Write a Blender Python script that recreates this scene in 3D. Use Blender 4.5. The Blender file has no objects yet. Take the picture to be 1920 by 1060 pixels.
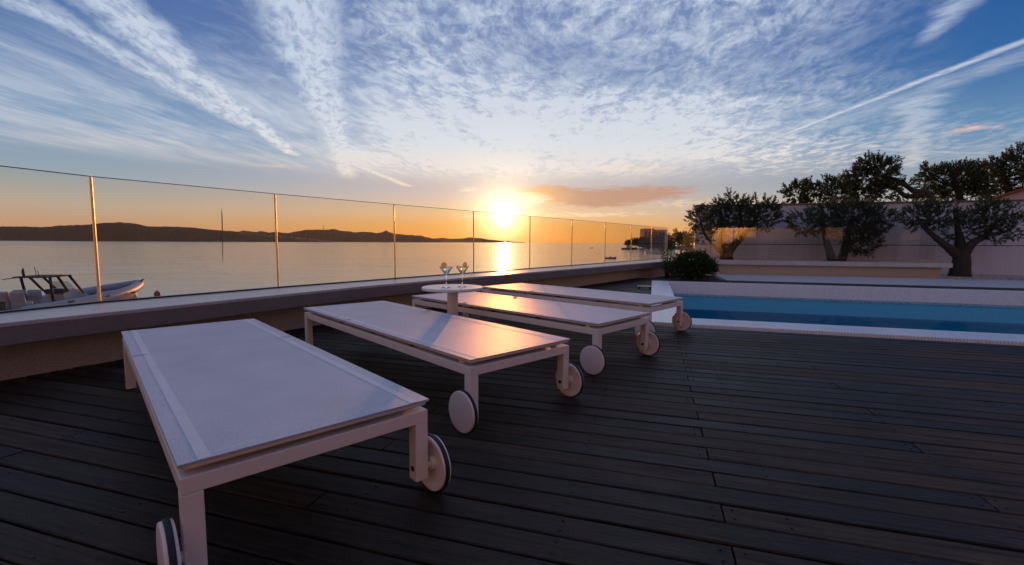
import bpy, bmesh, math, random
from mathutils import Vector, Matrix
R = math.radians
random.seed(7)
S = bpy.context.scene
COL = S.collection

# ------------------------------------------------------------------ camera
cam = bpy.data.cameras.new('camera'); camo = bpy.data.objects.new('camera', cam); COL.objects.link(camo)
cam.sensor_width = 36; cam.lens = 16.125; cam.clip_start = .02; cam.clip_end = 120000
EYE = Vector((0, 0, .82))
camo.matrix_world = Matrix.Translation(EYE) @ Matrix.Rotation(R(85), 4, 'X') @ Matrix.Rotation(R(.3), 4, 'Z')
S.camera = camo
S.view_settings.view_transform = 'Standard'; S.view_settings.look = 'None'
S.view_settings.exposure = 0; S.view_settings.gamma = 1
S.render.engine = 'CYCLES'
S.cycles.use_denoising = True
S.cycles.max_bounces = 10; S.cycles.transparent_max_bounces = 24
S.cycles.sample_clamp_indirect = 4
SUN_AZ, SUN_EL = -1.03, 3.05

# ------------------------------------------------------------------ node helper
class NT:
    def __init__(s, tree): s.t = tree; s.n = tree.nodes; s.l = tree.links
    def new(s, typ, **kw):
        n = s.n.new(typ)
        for k, v in kw.items(): setattr(n, k, v)
        return n
    def put(s, sock, v):
        if isinstance(v, bpy.types.NodeSocket): s.l.new(v, sock)
        elif v is not None:
            if sock.type == 'RGBA' and len(v) == 3: v = (*v, 1)
            sock.default_value = v
    def m(s, op, a, b=None, c=None, clamp=False):
        n = s.new('ShaderNodeMath', operation=op, use_clamp=clamp)
        s.put(n.inputs[0], a)
        if b is not None: s.put(n.inputs[1], b)
        if c is not None: s.put(n.inputs[2], c)
        return n.outputs[0]
    def add(s, *a):
        r = a[0]
        for x in a[1:]: r = s.m('ADD', r, x)
        return r
    def mul(s, *a):
        r = a[0]
        for x in a[1:]: r = s.m('MULTIPLY', r, x)
        return r
    def vm(s, op, a, b=None):
        n = s.new('ShaderNodeVectorMath', operation=op)
        s.put(n.inputs[0], a)
        if b is not None: s.put(n.inputs[1], b)
        return n
    def mix(s, f, a, b, typ='MIX'):
        n = s.new('ShaderNodeMix', data_type='RGBA', blend_type=typ)
        s.put(n.inputs[0], f); s.put(n.inputs[6], a); s.put(n.inputs[7], b)
        return n.outputs[2]
    def ss(s, x, lo, hi, a=0., b=1.):          # smoothstep
        n = s.new('ShaderNodeMapRange', interpolation_type='SMOOTHSTEP')
        s.put(n.inputs[0], x); s.put(n.inputs[1], lo); s.put(n.inputs[2], hi); s.put(n.inputs[3], a); s.put(n.inputs[4], b)
        return n.outputs[0]
    def xyz(s, x=0., y=0., z=0.):
        n = s.new('ShaderNodeCombineXYZ')
        for i, v in enumerate((x, y, z)): s.put(n.inputs[i], v)
        return n.outputs[0]
    def sep(s, v):
        n = s.new('ShaderNodeSeparateXYZ'); s.put(n.inputs[0], v); return n.outputs
    def noise(s, v, scale, detail=4, rough=.55, dist=0., col=False):
        n = s.new('ShaderNodeTexNoise'); s.put(n.inputs['Vector'], v)
        n.inputs['Scale'].default_value = scale; n.inputs['Detail'].default_value = detail
        n.inputs['Roughness'].default_value = rough; n.inputs['Distortion'].default_value = dist
        return n.outputs[1] if col else n.outputs[0]
    def ramp(s, f, stops, interp='LINEAR'):
        n = s.new('ShaderNodeValToRGB'); s.put(n.inputs[0], f)
        cr = n.color_ramp; cr.interpolation = interp
        while len(cr.elements) > 1: cr.elements.remove(cr.elements[-1])
        for i, (p, c) in enumerate(stops):
            e = cr.elements[0] if i == 0 else cr.elements.new(p)
            e.position = p; e.color = (*c, 1) if len(c) == 3 else c
        return n.outputs[0]

def lin(r, g, b):
    f = lambda c: (c/255/12.92) if c/255 <= .04045 else ((c/255+.055)/1.055)**2.4
    return (f(r), f(g), f(b))

# ------------------------------------------------------------------ world: sunset sky with cirrus and contrails
def build_world():
    w = bpy.data.worlds.new('World'); S.world = w; w.use_nodes = True
    k = NT(w.node_tree); k.n.clear()
    out = k.new('ShaderNodeOutputWorld'); bg = k.new('ShaderNodeBackground')
    k.l.new(bg.outputs[0], out.inputs[0])
    tc = k.new('ShaderNodeTexCoord')
    d = k.vm('NORMALIZE', tc.outputs['Generated']).outputs[0]
    dx, dy, dz = k.sep(d)
    el = k.mul(k.m('ARCSINE', dz), 180/math.pi)                       # elevation in degrees
    az = k.mul(k.m('ARCTAN2', dx, dy), 180/math.pi)                    # azimuth, 0 = +Y
    sv = Vector((math.sin(R(SUN_AZ))*math.cos(R(SUN_EL)), math.cos(R(SUN_AZ))*math.cos(R(SUN_EL)), math.sin(R(SUN_EL))))
    cosg = k.vm('DOT_PRODUCT', d, tuple(sv)).outputs['Value']
    gam = k.mul(k.m('ARCCOSINE', k.m('MINIMUM', cosg, 1.)), 180/math.pi)   # angle from the sun
    e01 = k.m('DIVIDE', k.m('MAXIMUM', el, 0.), 90., clamp=True)
    daz = k.m('ABSOLUTE', k.m('SUBTRACT', az, SUN_AZ))
    # colours of the clear sky by elevation: below the sun, off to its sides, and opposite it
    E = lambda a: a/90
    near = k.ramp(e01, [(0, lin(240,160,66)), (E(2), lin(240,178,96)), (E(3.6), lin(232,196,156)), (E(6), lin(206,192,190)), (E(10), lin(164,182,206)),
                        (E(15), lin(108,140,190)), (E(25), lin(64,104,170)), (E(45), lin(60,88,160)), (1, lin(66,92,160))])
    side = k.ramp(e01, [(0, lin(208,156,120)), (E(1.6), lin(206,168,138)), (E(3.2), lin(196,182,168)), (E(5.4), lin(164,176,184)), (E(10), lin(106,150,190)),
                        (E(16), lin(52,108,170)), (E(24), lin(32,84,160)), (E(45), lin(50,86,160)), (1, lin(66,92,160))])
    anti = k.ramp(e01, [(0, lin(190,132,112)), (E(5), lin(228,154,122)), (E(12), lin(214,160,142)), (E(25), lin(150,138,150)), (E(45), lin(98,110,160)), (1, lin(66,92,160))])
    c = k.mix(k.ss(daz, 3, 46), near, side)
    c = k.mix(k.ss(daz, 70, 140), c, anti)
    nish = k.new('ShaderNodeTexSky', sky_type='NISHITA', sun_disc=False)
    nish.sun_elevation = R(SUN_EL); nish.sun_rotation = R(SUN_AZ); nish.altitude = 5
    nish.air_density = 1.2; nish.dust_density = 1.5; nish.ozone_density = 2
    nv = k.vm('SCALE', nish.outputs[0]); nv.inputs[3].default_value = .05
    c = k.mix(.12, c, nv.outputs[0])
    # ---- clouds on a flat layer high above: p = horizontal position on the layer
    zz = k.m('MAXIMUM', dz, .02)
    px = k.m('DIVIDE', dx, zz); py = k.m('DIVIDE', dy, zz)
    p = k.xyz(px, py, 0)
    def rot(ang, sx, sy, off=0.):
        ca, sa = math.cos(R(ang)), math.sin(R(ang))
        u = k.add(k.mul(px, ca), k.mul(py, sa)); v = k.add(k.mul(px, -sa), k.mul(py, ca))
        return k.xyz(k.mul(u, sx), k.mul(v, sy), off)
    big = k.noise(rot(30, .55, .8, 3.1), 1.0, 3, .5)
    warp = k.vm('SCALE', k.vm('SUBTRACT', k.noise(rot(0, 1., 1., 7.7), 1.6, 3, .5, 0., True), (.5, .5, .5)).outputs[0]); warp.inputs[3].default_value = .4
    def rotw(*a): return k.vm('ADD', rot(*a), warp.outputs[0]).outputs[0]
    wis = k.noise(rotw(80, 1.0, 1.6, 1.7), 4.6, 10, .64, .45)
    fine = k.noise(rotw(74, 1.0, 2.4, 5.2), 10., 8, .68, .3)
    flat = k.noise(rot(88, .36, 1.2, 9.), 1.4, 9, .6, .3)
    fl2 = k.noise(rot(92, .7, 3.0, 4.), 3., 8, .68, .3)
    # cover of the sky by region
    mid = k.mul(k.ss(az, -24, -12), k.ss(az, 46, 24), k.ss(el, 6.5, 10.5))
    mid = k.mul(mid, k.add(.5, k.mul(k.ss(big, .32, .58), .6)))
    cir = k.add(.14, k.mul(k.ss(wis, .36, .66), .66), k.mul(k.ss(fine, .38, .72), .46))
    midc = k.mul(mid, cir, .88)
    veil = k.mul(k.ss(az, -30, -8), k.ss(az, 32, 12), k.ss(el, 6, 10), k.ss(el, 20, 12), k.add(k.mul(k.ss(flat, .25, .62), .5), k.mul(k.ss(fl2, .36, .68), .4)))
    left = k.mul(k.ss(az, -10, -26), k.ss(el, 7, 9.5), k.ss(el, 21, 14.5), k.add(.06, k.mul(k.ss(flat, .34, .68), .46), k.mul(k.ss(fl2, .42, .74), .2)))
    left = k.add(left, k.mul(k.ss(az, -38, -30), k.ss(az, -8, -20), k.ss(el, 13, 17), k.ss(wis, .4, .7), .16))
    rgt = k.mul(k.ss(az, 22, 30), k.ss(az, 58, 40), k.ss(el, 6.5, 8), k.ss(el, 13, 9), k.ss(wis, .40, .7), .45)
    # contrails: straight bands on the layer, ragged by noise
    wob = k.m('SUBTRACT', k.noise(p, 3.0, 5, .6), .5)
    fray = k.noise(rot(112, 1.0, 2.6, 2.), 6.5, 9, .68, .4)
    tot = None
    def band(a, b, w0, w1, dens, r=.0, fade=(0., .06, .9, 1.)):
        nonlocal tot
        ax, ay = a; bx, by = b; L = math.hypot(bx-ax, by-ay); tx, ty = (bx-ax)/L, (by-ay)/L
        u = k.m('SUBTRACT', px, ax); v = k.m('SUBTRACT', py, ay)
        t = k.m('DIVIDE', k.add(k.mul(u, tx), k.mul(v, ty)), L)
        q = k.add(k.mul(u, -ty), k.mul(v, tx), k.mul(wob, r))
        wd = k.add(w0, k.mul(t, w1-w0))
        qq = k.m('ABSOLUTE', k.m('DIVIDE', q, k.m('MAXIMUM', wd, .01)))
        m = k.mul(k.ss(qq, 1.2, .05), k.ss(t, fade[0], fade[1]), k.ss(t, fade[3], fade[2]))
        m = k.mul(m, k.add(.46, k.mul(k.ss(fray, .3, .62), .6)), dens)
        tot = m if tot is None else k.m('MAXIMUM', tot, m)
    band((-2.0, 1.4), (-2.36, 4.6), .14, .18, .85, .2, (-.3, -.2, .8, 1.))
    band((-1.52, 1.2), (-2.62, 5.75), .24, .13, 1., .22, (-.3, -.2, .9, 1.))
    band((-.60, 1.0), (-2.75, 7.9), .27, .22, 1., .22, (-.3, -.2, .8, 1.))
    band((-2.1, 5.4), (-1.86, 8.6), .13, .12, 1., .12)
    band((2.52, 1.6), (2.46, 7.2), .05, .07, .8, .06, (-.3, -.2, .5, 1.))
    band((2.72, 1.8), (2.62, 5.4), .16, .2, .4, .25, (-.3, -.1, .5, 1.))
    band((1.74, 1.8), (2.1, 2.5), .12, .06, .6, .2, (-.3, -.2, .6, 1.))
    band((2.65, 3.1), (5.3, 6.2), .22, .1, .6, .5)
    band((3.6, 4.9), (5.3, 5.2), .12, .05, .45, .3)
    band((1.0, 5.6), (4.4, 4.2), .2, .12, .35, .4, (0, .3, .7, 1))
    cl = k.m('MAXIMUM', k.add(midc, left, veil, rgt, k.mul(k.ss(az, 42, 20), k.ss(el, 6, 10), .10)), tot)
    cl = k.m('MINIMUM', cl, .93)
    # low clouds near the horizon, laid out in degrees
    ang = k.xyz(k.mul(az, .28), k.mul(el, 1.5), 0)
    ln = k.noise(ang, .9, 7, .62, .4)
    ln2 = k.noise(ang, 2.6, 5, .6, .3)
    def blob(a, e, ra, re):
        u = k.m('DIVIDE', k.m('SUBTRACT', az, a), ra); v = k.m('DIVIDE', k.m('SUBTRACT', el, e), re)
        return k.m('EXPONENT', k.mul(k.add(k.mul(u, u), k.mul(v, v)), -1.))
    bank = k.add(blob(10, 5.3, 9.5, 1.35), k.mul(blob(18, 6.2, 7, 1.0), .5), k.mul(blob(3.5, 6.6, 3.5, .7), .6))
    bank = k.ss(k.add(k.mul(bank, .62), k.mul(ln, .55), k.mul(ln2, .42)), .74, 1.0)
    puffs = k.add(blob(2.2, 5.4, 3.4, 1.1), k.mul(blob(-5.2, 6.4, 2.2, .5), .8), k.mul(blob(-27, 8.2, 8, .7), .6), k.mul(blob(9, 3.4, 12, .5), .75),
                  k.mul(blob(14, 8.6, 9, 1.0), .7), k.mul(blob(22, 4.6, 12, .8), .75), k.mul(blob(-4, 3.2, 5, .35), .6), k.mul(blob(44, 10, 3.5, .6), .8))
    puffs = k.ss(k.add(k.mul(puffs, .6), k.mul(ln2, .75)), .66, .98)
    # colour of the lit cloud by elevation and nearness to the sun
    cc = k.ramp(k.m('DIVIDE', el, 30., clamp=True), [(0, lin(255,190,110)), (.17, lin(255,214,160)), (.27, lin(240,228,218)), (.4, lin(220,225,232)), (.62, lin(206,217,232)), (1, lin(196,209,230))])
    cc = k.mix(k.ss(daz, 30, 50, 0., .25), cc, lin(150,168,200))
    c = k.mix(cl, c, cc)
    c = k.mix(k.mul(bank, .85), c, k.mix(k.ss(gam, 3, 11), lin(246,180,100), lin(194,148,122)))
    c = k.mix(k.mul(puffs, .75), c, k.mix(k.ss(gam, 5, 30), lin(255,236,196), lin(246,204,180)))
    # the sun and its aureole
    g1 = k.mul(k.m('EXPONENT', k.mul(gam, -.62)), 4.0)
    g2 = k.mul(k.m('EXPONENT', k.mul(gam, -.2)), .28)
    disk = k.ss(gam, 1.15, .2, 0, 14)
    glow = k.vm('SCALE', (1., .80, .45)); k.put(glow.inputs[3], g1)
    glow2 = k.vm('SCALE', (1., .62, .22)); k.put(glow2.inputs[3], g2)
    dk = k.vm('SCALE', (1., .9, .7)); k.put(dk.inputs[3], disk)
    c = k.vm('ADD', c, glow.outputs[0]).outputs[0]
    c = k.vm('ADD', c, glow2.outputs[0]).outputs[0]
    c = k.vm('ADD', c, dk.outputs[0]).outputs[0]
    k.l.new(c, bg.inputs[0]); bg.inputs[1].default_value = 1.
    w.cycles.sampling_method = 'MANUAL'; w.cycles.sample_map_resolution = 2048
build_world()

sun = bpy.data.lights.new('sun', 'SUN'); suno = bpy.data.objects.new('sun', sun); COL.objects.link(suno)
sun.energy = 2.9; sun.angle = R(.53); sun.color = (1., .38, .085)
sd = Vector((math.sin(R(SUN_AZ))*math.cos(R(SUN_EL)), math.cos(R(SUN_AZ))*math.cos(R(SUN_EL)), math.sin(R(SUN_EL))))
suno.rotation_euler = sd.to_track_quat('Z', 'Y').to_euler()

# ------------------------------------------------------------------ object helpers
def link(o): COL.objects.link(o); return o
def tag(o, label=None, cat=None, group=None, kind=None):
    if label: o['label'] = label
    if cat: o['category'] = cat
    if group: o['group'] = group
    if kind: o['kind'] = kind
    return o
def empty(name, loc=(0, 0, 0), rz=0., label=None, cat=None, group=None):
    o = link(bpy.data.objects.new(name, None)); o.location = loc; o.rotation_euler = (0, 0, rz); o.empty_display_size = .2
    return tag(o, label, cat, group)
def copy_tree(o, parent=None):
    c = link(o.copy()); c.parent = parent
    for ch in list(o.children): copy_tree(ch, c)
    return c
class MB:
    """collects geometry for one mesh object"""
    def __init__(s): s.v = []; s.f = []; s.mi = []; s.sm = []
    def face(s, ids, mi=0, smooth=False): s.f.append(tuple(ids)); s.mi.append(mi); s.sm.append(smooth)
    def poly(s, pts, mi=0, smooth=False):
        b = len(s.v); s.v += [tuple(p) for p in pts]; s.face(range(b, b+len(pts)), mi, smooth)
    def box(s, c, d, rz=0., mi=0, bev=0.):
        M = Matrix.Translation(Vector(c)) @ Matrix.Rotation(rz, 4, 'Z')
        return s.boxm(M, d, mi, bev)
    def boxm(s, M, d, mi=0, bev=0.):
        hx, hy, hz = d[0]/2, d[1]/2, d[2]/2
        if bev <= 0:
            b = len(s.v)
            for x, y, z in ((-1,-1,-1),(1,-1,-1),(1,1,-1),(-1,1,-1),(-1,-1,1),(1,-1,1),(1,1,1),(-1,1,1)):
                s.v.append(tuple(M @ Vector((x*hx, y*hy, z*hz))))
            for q in ((0,3,2,1),(4,5,6,7),(0,1,5,4),(1,2,6,5),(2,3,7,6),(3,0,4,7)): s.face([b+i for i in q], mi)
        else:
            bm = bmesh.new(); bmesh.ops.create_cube(bm, size=1)
            for v in bm.verts: v.co = Vector((v.co.x*2*hx, v.co.y*2*hy, v.co.z*2*hz))
            bmesh.ops.bevel(bm, geom=bm.edges[:], offset=bev, segments=2, affect='EDGES', profile=.5)
            s.addbm(bm, M, mi)
        return s
    def addbm(s, bm, M=None, mi=0, smooth=False):
        b = len(s.v); bm.verts.ensure_lookup_table(); bm.verts.index_update()
        for v in bm.verts: s.v.append(tuple(M @ v.co) if M else tuple(v.co))
        for f in bm.faces: s.face([b+v.index for v in f.verts], mi, smooth)
        bm.free()
    def lathe(s, prof, c=(0, 0, 0), n=32, M=None, mi=0, smooth=True, cap=False):
        """prof: (r, z) list, turned about z"""
        b = len(s.v); c = Vector(c)
        for r, z in prof:
            for i in range(n):
                a = 2*math.pi*i/n; q = Vector((r*math.cos(a), r*math.sin(a), z))
                q = (M @ q if M else q) + c; s.v.append(tuple(q))
        for j in range(len(prof)-1):
            for i in range(n):
                i2 = (i+1) % n
                s.face((b+j*n+i, b+j*n+i2, b+(j+1)*n+i2, b+(j+1)*n+i), mi, smooth)
        if cap:
            s.face([b+i for i in range(n)][::-1], mi); s.face([b+(len(prof)-1)*n+i for i in range(n)], mi)
        return s
    def tube(s, pts, rad, n=8, mi=0, cap=True, smooth=True, flat=1.):
        pts = [Vector(p) for p in pts]; m = len(pts)
        if not isinstance(rad, (list, tuple)): rad = [rad]*m
        b = len(s.v); up0 = None
        for j, q in enumerate(pts):
            t = (pts[min(j+1, m-1)] - pts[max(j-1, 0)]).normalized()
            up = Vector((0, 0, 1)) if abs(t.z) < .9 else Vector((1, 0, 0))
            if up0 is not None: up = up0
            x = t.cross(up)
            if x.length < 1e-4: x = t.cross(Vector((0, 1, 0)))
            x.normalize(); y = x.cross(t).normalized(); up0 = y
            for i in range(n):
                a = 2*math.pi*i/n
                s.v.append(tuple(q + rad[j]*(math.cos(a)*x + flat*math.sin(a)*y)))
        for j in range(m-1):
            for i in range(n):
                i2 = (i+1) % n
                s.face((b+j*n+i, b+j*n+i2, b+(j+1)*n+i2, b+(j+1)*n+i), mi, smooth)
        if cap:
            s.face([b+i for i in range(n)][::-1], mi); s.face([b+(m-1)*n+i for i in range(n)], mi)
        return s
    def build(s, name, mats, parent=None):
        me = bpy.data.meshes.new(name); me.from_pydata(s.v, [], s.f)
        for m in (mats if isinstance(mats, (list, tuple)) else [mats]): me.materials.append(m)
        me.polygons.foreach_set('material_index', s.mi); me.polygons.foreach_set('use_smooth', s.sm)
        me.update()
        bm = bmesh.new(); bm.from_mesh(me); bmesh.ops.recalc_face_normals(bm, faces=bm.faces[:]) if len(s.f) < 60000 and not getattr(s, 'keep', False) else None
        for e in bm.edges:
            if len(e.link_faces) == 2 and e.calc_face_angle(0) > .6: e.smooth = False
        bm.to_mesh(me); bm.free()
        o = link(bpy.data.objects.new(name, me)); o.parent = parent
        return o

# ------------------------------------------------------------------ materials
def mat(name, base=(.5, .5, .5), rough=.5, metal=0., spec=.5, fn=None):
    m = bpy.data.materials.new(name); m.use_nodes = True
    k = NT(m.node_tree); b = m.node_tree.nodes['Principled BSDF']
    b.inputs['Base Color'].default_value = (*base, 1); b.inputs['Roughness'].default_value = rough
    b.inputs['Metallic'].default_value = metal; b.inputs['Specular IOR Level'].default_value = spec
    if fn: fn(k, b)
    return m
def bump(k, b, h, strength=.2, dist=.01):
    n = k.new('ShaderNodeBump'); n.inputs['Strength'].default_value = strength; n.inputs['Distance'].default_value = dist
    k.put(n.inputs['Height'], h); k.l.new(n.outputs[0], b.inputs['Normal'])
def objv(k): return k.new('ShaderNodeTexCoord').outputs['Object']
def posv(k): return k.new('ShaderNodeNewGeometry').outputs['Position']
def scl(k, v, s):
    n = k.vm('MULTIPLY', v, s); return n.outputs[0]
def speck(base, var=.25, scale=30., bs=.1, bd=.004, detail=5):
    def fn(k, b):
        v = posv(k); n = k.noise(v, scale, detail, .6); n2 = k.noise(v, scale*.07, 3, .5)
        f = k.add(k.mul(n, .6), k.mul(n2, .4))
        d = tuple(c*(1-var) for c in base); l = tuple(min(1, c*(1+var)) for c in base)
        k.l.new(k.mix(k.ss(f, .3, .7), d, l), b.inputs['Base Color'])
        bump(k, b, n, bs, bd)
    return fn

E1 = Vector((.956, -.292, 0)); E2 = Vector((.292, .956, 0))          # along the boards / away, the pool's own axes
def PF(a, b, z=0.): return E1*a + E2*b + Vector((0, 0, z))
POOL_ROT = math.atan2(-.292, .956)

def deck_fn(k, b):
    g = k.new('ShaderNodeNewGeometry'); p = g.outputs['Position']; rnd = g.outputs['Random Per Island']
    mp = k.new('ShaderNodeMapping'); k.l.new(p, mp.inputs[0]); mp.inputs['Rotation'].default_value = (0, 0, -POOL_ROT)
    q = mp.outputs[0]
    off = k.vm('ADD', q, k.xyz(k.mul(rnd, 37.), k.mul(rnd, 11.), 0)).outputs[0]
    grain = k.noise(scl(k, off, (1.6, 46., 1.)), 1.5, 7, .65, .4)
    fineg = k.noise(scl(k, off, (6., 210., 1.)), 1.2, 4, .6)
    blot = k.noise(scl(k, off, (1.1, 5., 1.)), 1.4, 5, .6, .3)
    wear = k.noise(p, .7, 4, .6)
    col = k.mix(k.m('POWER', rnd, 1.6), (.018, .0108, .0065), (.076, .049, .030))
    col = k.mix(k.mul(k.ss(grain, .40, .66), .85), col, (.006, .0045, .004))
    col = k.mix(k.mul(k.ss(blot, .52, .75), k.ss(wear, .35, .65), .6), col, (.115, .08, .054))
    col = k.mix(k.mul(k.ss(fineg, .5, .78), .4), col, (.10, .074, .052))
    sp = k.noise(scl(k, off, (26., 60., 1.)), 2.2, 3, .6); col = k.mix(k.mul(k.ss(sp, .58, .72), k.ss(wear, .38, .6), .4), col, (.13, .10, .075))
    k.l.new(col, b.inputs['Base Color'])
    k.l.new(k.add(.40, k.mul(blot, .34), k.mul(k.m('SUBTRACT', rnd, .5), .22)), b.inputs['Roughness'])
    bump(k, b, k.add(k.mul(grain, .8), k.mul(fineg, .5)), .9, .005)
M = {}
M['deck'] = mat('dark_hardwood', rough=.5, spec=.2, fn=deck_fn)
M['screw'] = mat('screw_dark', (.02, .018, .016), .5, .6)
M['under'] = mat('under_deck', (.006, .006, .006), .9)
M['fascia'] = mat('fascia_shaded', rough=.75, fn=speck((.20, .165, .15), .14, 60, .1, .003))  # coping front: its shade is put into the colour, against the pale slab
M['coping'] = mat('coping_stone', rough=.34, fn=speck((.46, .44, .43), .16, 60, .08, .002))
def render_fn(base, var, scale):
    def fn(k, b):
        v = posv(k); n = k.noise(v, scale, 5, .6); st = k.noise(scl(k, v, (5., 5., .35)), 1.6, 5, .65, .3); pt = k.noise(v, .9, 4, .6)
        c = k.mix(k.ss(n, .3, .7), tuple(x*(1-var) for x in base), tuple(min(1, x*(1+var)) for x in base))
        c = k.mix(k.mul(k.ss(st, .5, .75), k.ss(pt, .35, .65), .4), c, tuple(x*.45 for x in base))
        k.l.new(c, b.inputs['Base Color']); bump(k, b, n, .25, .004)
    return fn
M['wallbase'] = mat('wall_render', rough=.8, fn=render_fn((.46, .38, .31), .14, 70))
M['greywall'] = mat('grey_render', rough=.85, fn=render_fn((.50, .51, .55), .12, 40))
M['capdark'] = mat('cap_dark', rough=.7, fn=speck((.12, .11, .10), .15, 30))
M['pale'] = mat('pale_paving', rough=.5, fn=speck((.50, .49, .49), .1, 25))
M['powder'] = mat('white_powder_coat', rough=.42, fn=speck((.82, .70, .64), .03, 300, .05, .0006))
M['tableW'] = mat('table_lacquer', (.74, .70, .67), .32)
M['rubber'] = mat('black_rubber', (.012, .012, .013), .6)
M['bolt'] = mat('dark_bolt', (.03, .03, .03), .35, .8)
def fab_fn(k, b):
    v = objv(k)
    n = k.noise(scl(k, v, (1., 1., 1.)), 230, 3, .7); n2 = k.noise(v, 4, 4, .55)
    wx = k.new('ShaderNodeTexWave', wave_type='BANDS', bands_direction='X'); wx.inputs['Scale'].default_value = 110; k.l.new(v, wx.inputs[0])
    wy = k.new('ShaderNodeTexWave', wave_type='BANDS', bands_direction='Y'); wy.inputs['Scale'].default_value = 110; k.l.new(v, wy.inputs[0])
    wv = k.mul(wx.outputs['Fac'], wy.outputs['Fac'])
    f = k.add(k.mul(n, .75), k.mul(n2, .25))
    k.l.new(k.mix(k.ss(f, .32, .68), (.40, .425, .47), (.60, .62, .67)), b.inputs['Base Color'])
    bump(k, b, k.add(k.mul(n, .8), k.mul(wv, .5)), .35, .0012)
M['fabric'] = mat('sling_mesh_fabric', rough=.52, spec=.26, fn=fab_fn)
M['seam'] = mat('seam_webbing', rough=.5, fn=speck((.60, .61, .63), .08, 260, .2, .0008))
M['clip'] = mat('clear_clip', (.85, .85, .86), .25)
M['steel'] = mat('gold_glint_steel', (.80, .58, .32), .34, 1.)  # steel posts; the sun's golden glint is put into the base colour
M['channel'] = mat('dark_channel', (.03, .03, .032), .4, .5)

def glass_mat(name, tint, ior=1.5):
    m = bpy.data.materials.new(name); m.use_nodes = True; k = NT(m.node_tree); k.n.clear()
    o = k.new('ShaderNodeOutputMaterial'); mx = k.new('ShaderNodeMixShader')
    tr = k.new('ShaderNodeBsdfTransparent'); tr.inputs[0].default_value = (*tint, 1)
    gl = k.new('ShaderNodeBsdfGlossy'); gl.inputs['Roughness'].default_value = .0; gl.inputs[0].default_value = (1, 1, 1, 1)
    g = k.new('ShaderNodeNewGeometry')                       # Schlick's Fresnel, the same from both sides of a thin pane
    cs = k.m('ABSOLUTE', k.vm('DOT_PRODUCT', g.outputs['Normal'], g.outputs['Incoming']).outputs['Value'])
    f0 = ((ior-1)/(ior+1))**2
    fr = k.add(f0, k.mul(k.m('POWER', k.m('SUBTRACT', 1., cs, clamp=True), 5.), 1-f0))
    k.l.new(fr, mx.inputs[0]); k.l.new(tr.outputs[0], mx.inputs[1]); k.l.new(gl.outputs[0], mx.inputs[2])
    k.l.new(mx.outputs[0], o.inputs[0]); return m
M['glass'] = glass_mat('balustrade_glass', (.985, .95, .90), 1.42)
M['glassedge'] = mat('glass_edge', (.05, .06, .045), .25)
def clear_glass(name, c, ior):
    m = mat(name, c, .0); b = m.node_tree.nodes['Principled BSDF']; b.inputs['Transmission Weight'].default_value = 1; b.inputs['IOR'].default_value = ior; return m
M['cup'] = clear_glass('cocktail_glass', (.96, .97, .96), 1.45)

# ------------------------------------------------------------------ sea
SEA = -3.18
def sea_fn(k, b):
    p = posv(k)
    r1 = k.noise(scl(k, p, (.55, 1.3, 1)), 1., 3, .5, .3)
    r2 = k.noise(scl(k, p, (1.7, 3.6, 1)), 1., 4, .55, .3)
    r3 = k.noise(scl(k, p, (.06, .16, 1)), 1., 3, .5)
    r4 = k.noise(scl(k, p, (.012, .03, 1)), 1., 2, .5)
    h = k.add(k.mul(r1, .40), k.mul(r2, .10), k.mul(r3, 1.2), k.mul(r4, 3.))
    bump(k, b, h, 1., .07)
    k.l.new(k.mix(k.ss(r4, .3, .7), (.20, .215, .22), (.25, .26, .26)), b.inputs['Base Color'])
    b.inputs['IOR'].default_value = 2.8
M['sea'] = mat('sea_water', (.012, .022, .028), .12, fn=sea_fn)
mb = MB(); mb.poly([(-14000, -200, SEA), (14000, -200, SEA), (14000, 14000, SEA), (-14000, 14000, SEA)])
tag(mb.build('sea', M['sea']), 'calm sea at sunset with the sun path in it', 'sea', kind='structure')

# ------------------------------------------------------------------ hills across the bay
def pxdir(x, y):
    """direction of a photo pixel (used once, to read the skyline off as bearing and height)"""
    return camo.matrix_world.to_3x3() @ Vector(((x-960)/860, (530-y)/860, -1))
def hill(name, sky, dist, depth, m, seed, rough):
    rnd = random.Random(seed); mb = MB(); cols = []
    n = 260; x0, x1 = sky[0][0], sky[-1][0]
    for i in range(n+1):
        x = x0 + (x1-x0)*i/n
        for j in range(len(sky)-1):
            if sky[j][0] <= x <= sky[j+1][0]:
                t = (x-sky[j][0])/(sky[j+1][0]-sky[j][0]); t = t*t*(3-2*t)*.5+t*.5
                y = sky[j][1] + (sky[j+1][1]-sky[j][1])*t; break
        d = pxdir(x, y); s = dist/d.y
        hx, hy = d.x*s, dist; top = max(.82 + d.z*s + rnd.uniform(-rough, rough), SEA+1)
        out = Vector((hx, hy, 0)).normalized()
        row = []
        for u in range(9):
            f = u/8                                             # 0 shore in front, .5 ridge, 1 far shore
            pr = math.sin(math.pi*f)**1.2
            off = (f-.5)*2*depth
            q = Vector((hx, hy, 0)) + out*off
            z = SEA - .5 + (top-SEA+.5)*pr
            if 0 < u < 8 and u != 4: z += rnd.uniform(-1, 1)*rough*2; z = min(z, top*.97 + SEA*.03)
            row.append((q.x, q.y, z))
        cols.append(row)
    b = 0
    for row in cols: mb.v += row
    for i in range(n):
        for u in range(8): mb.face((i*9+u, (i+1)*9+u, (i+1)*9+u+1, i*9+u+1), 0, False)
    return tag(mb.build(name, m), None, None, kind='structure')
def hill_fn(base):
    def fn(k, b):
        p = posv(k); n = k.noise(p, .012, 6, .65); n2 = k.noise(p, .05, 4, .6)
        f = k.add(k.mul(n, .6), k.mul(n2, .4))
        k.l.new(k.mix(k.ss(f, .35, .65), tuple(c*.6 for c in base), tuple(c*1.5 for c in base)), b.inputs['Base Color'])
    return fn
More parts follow.
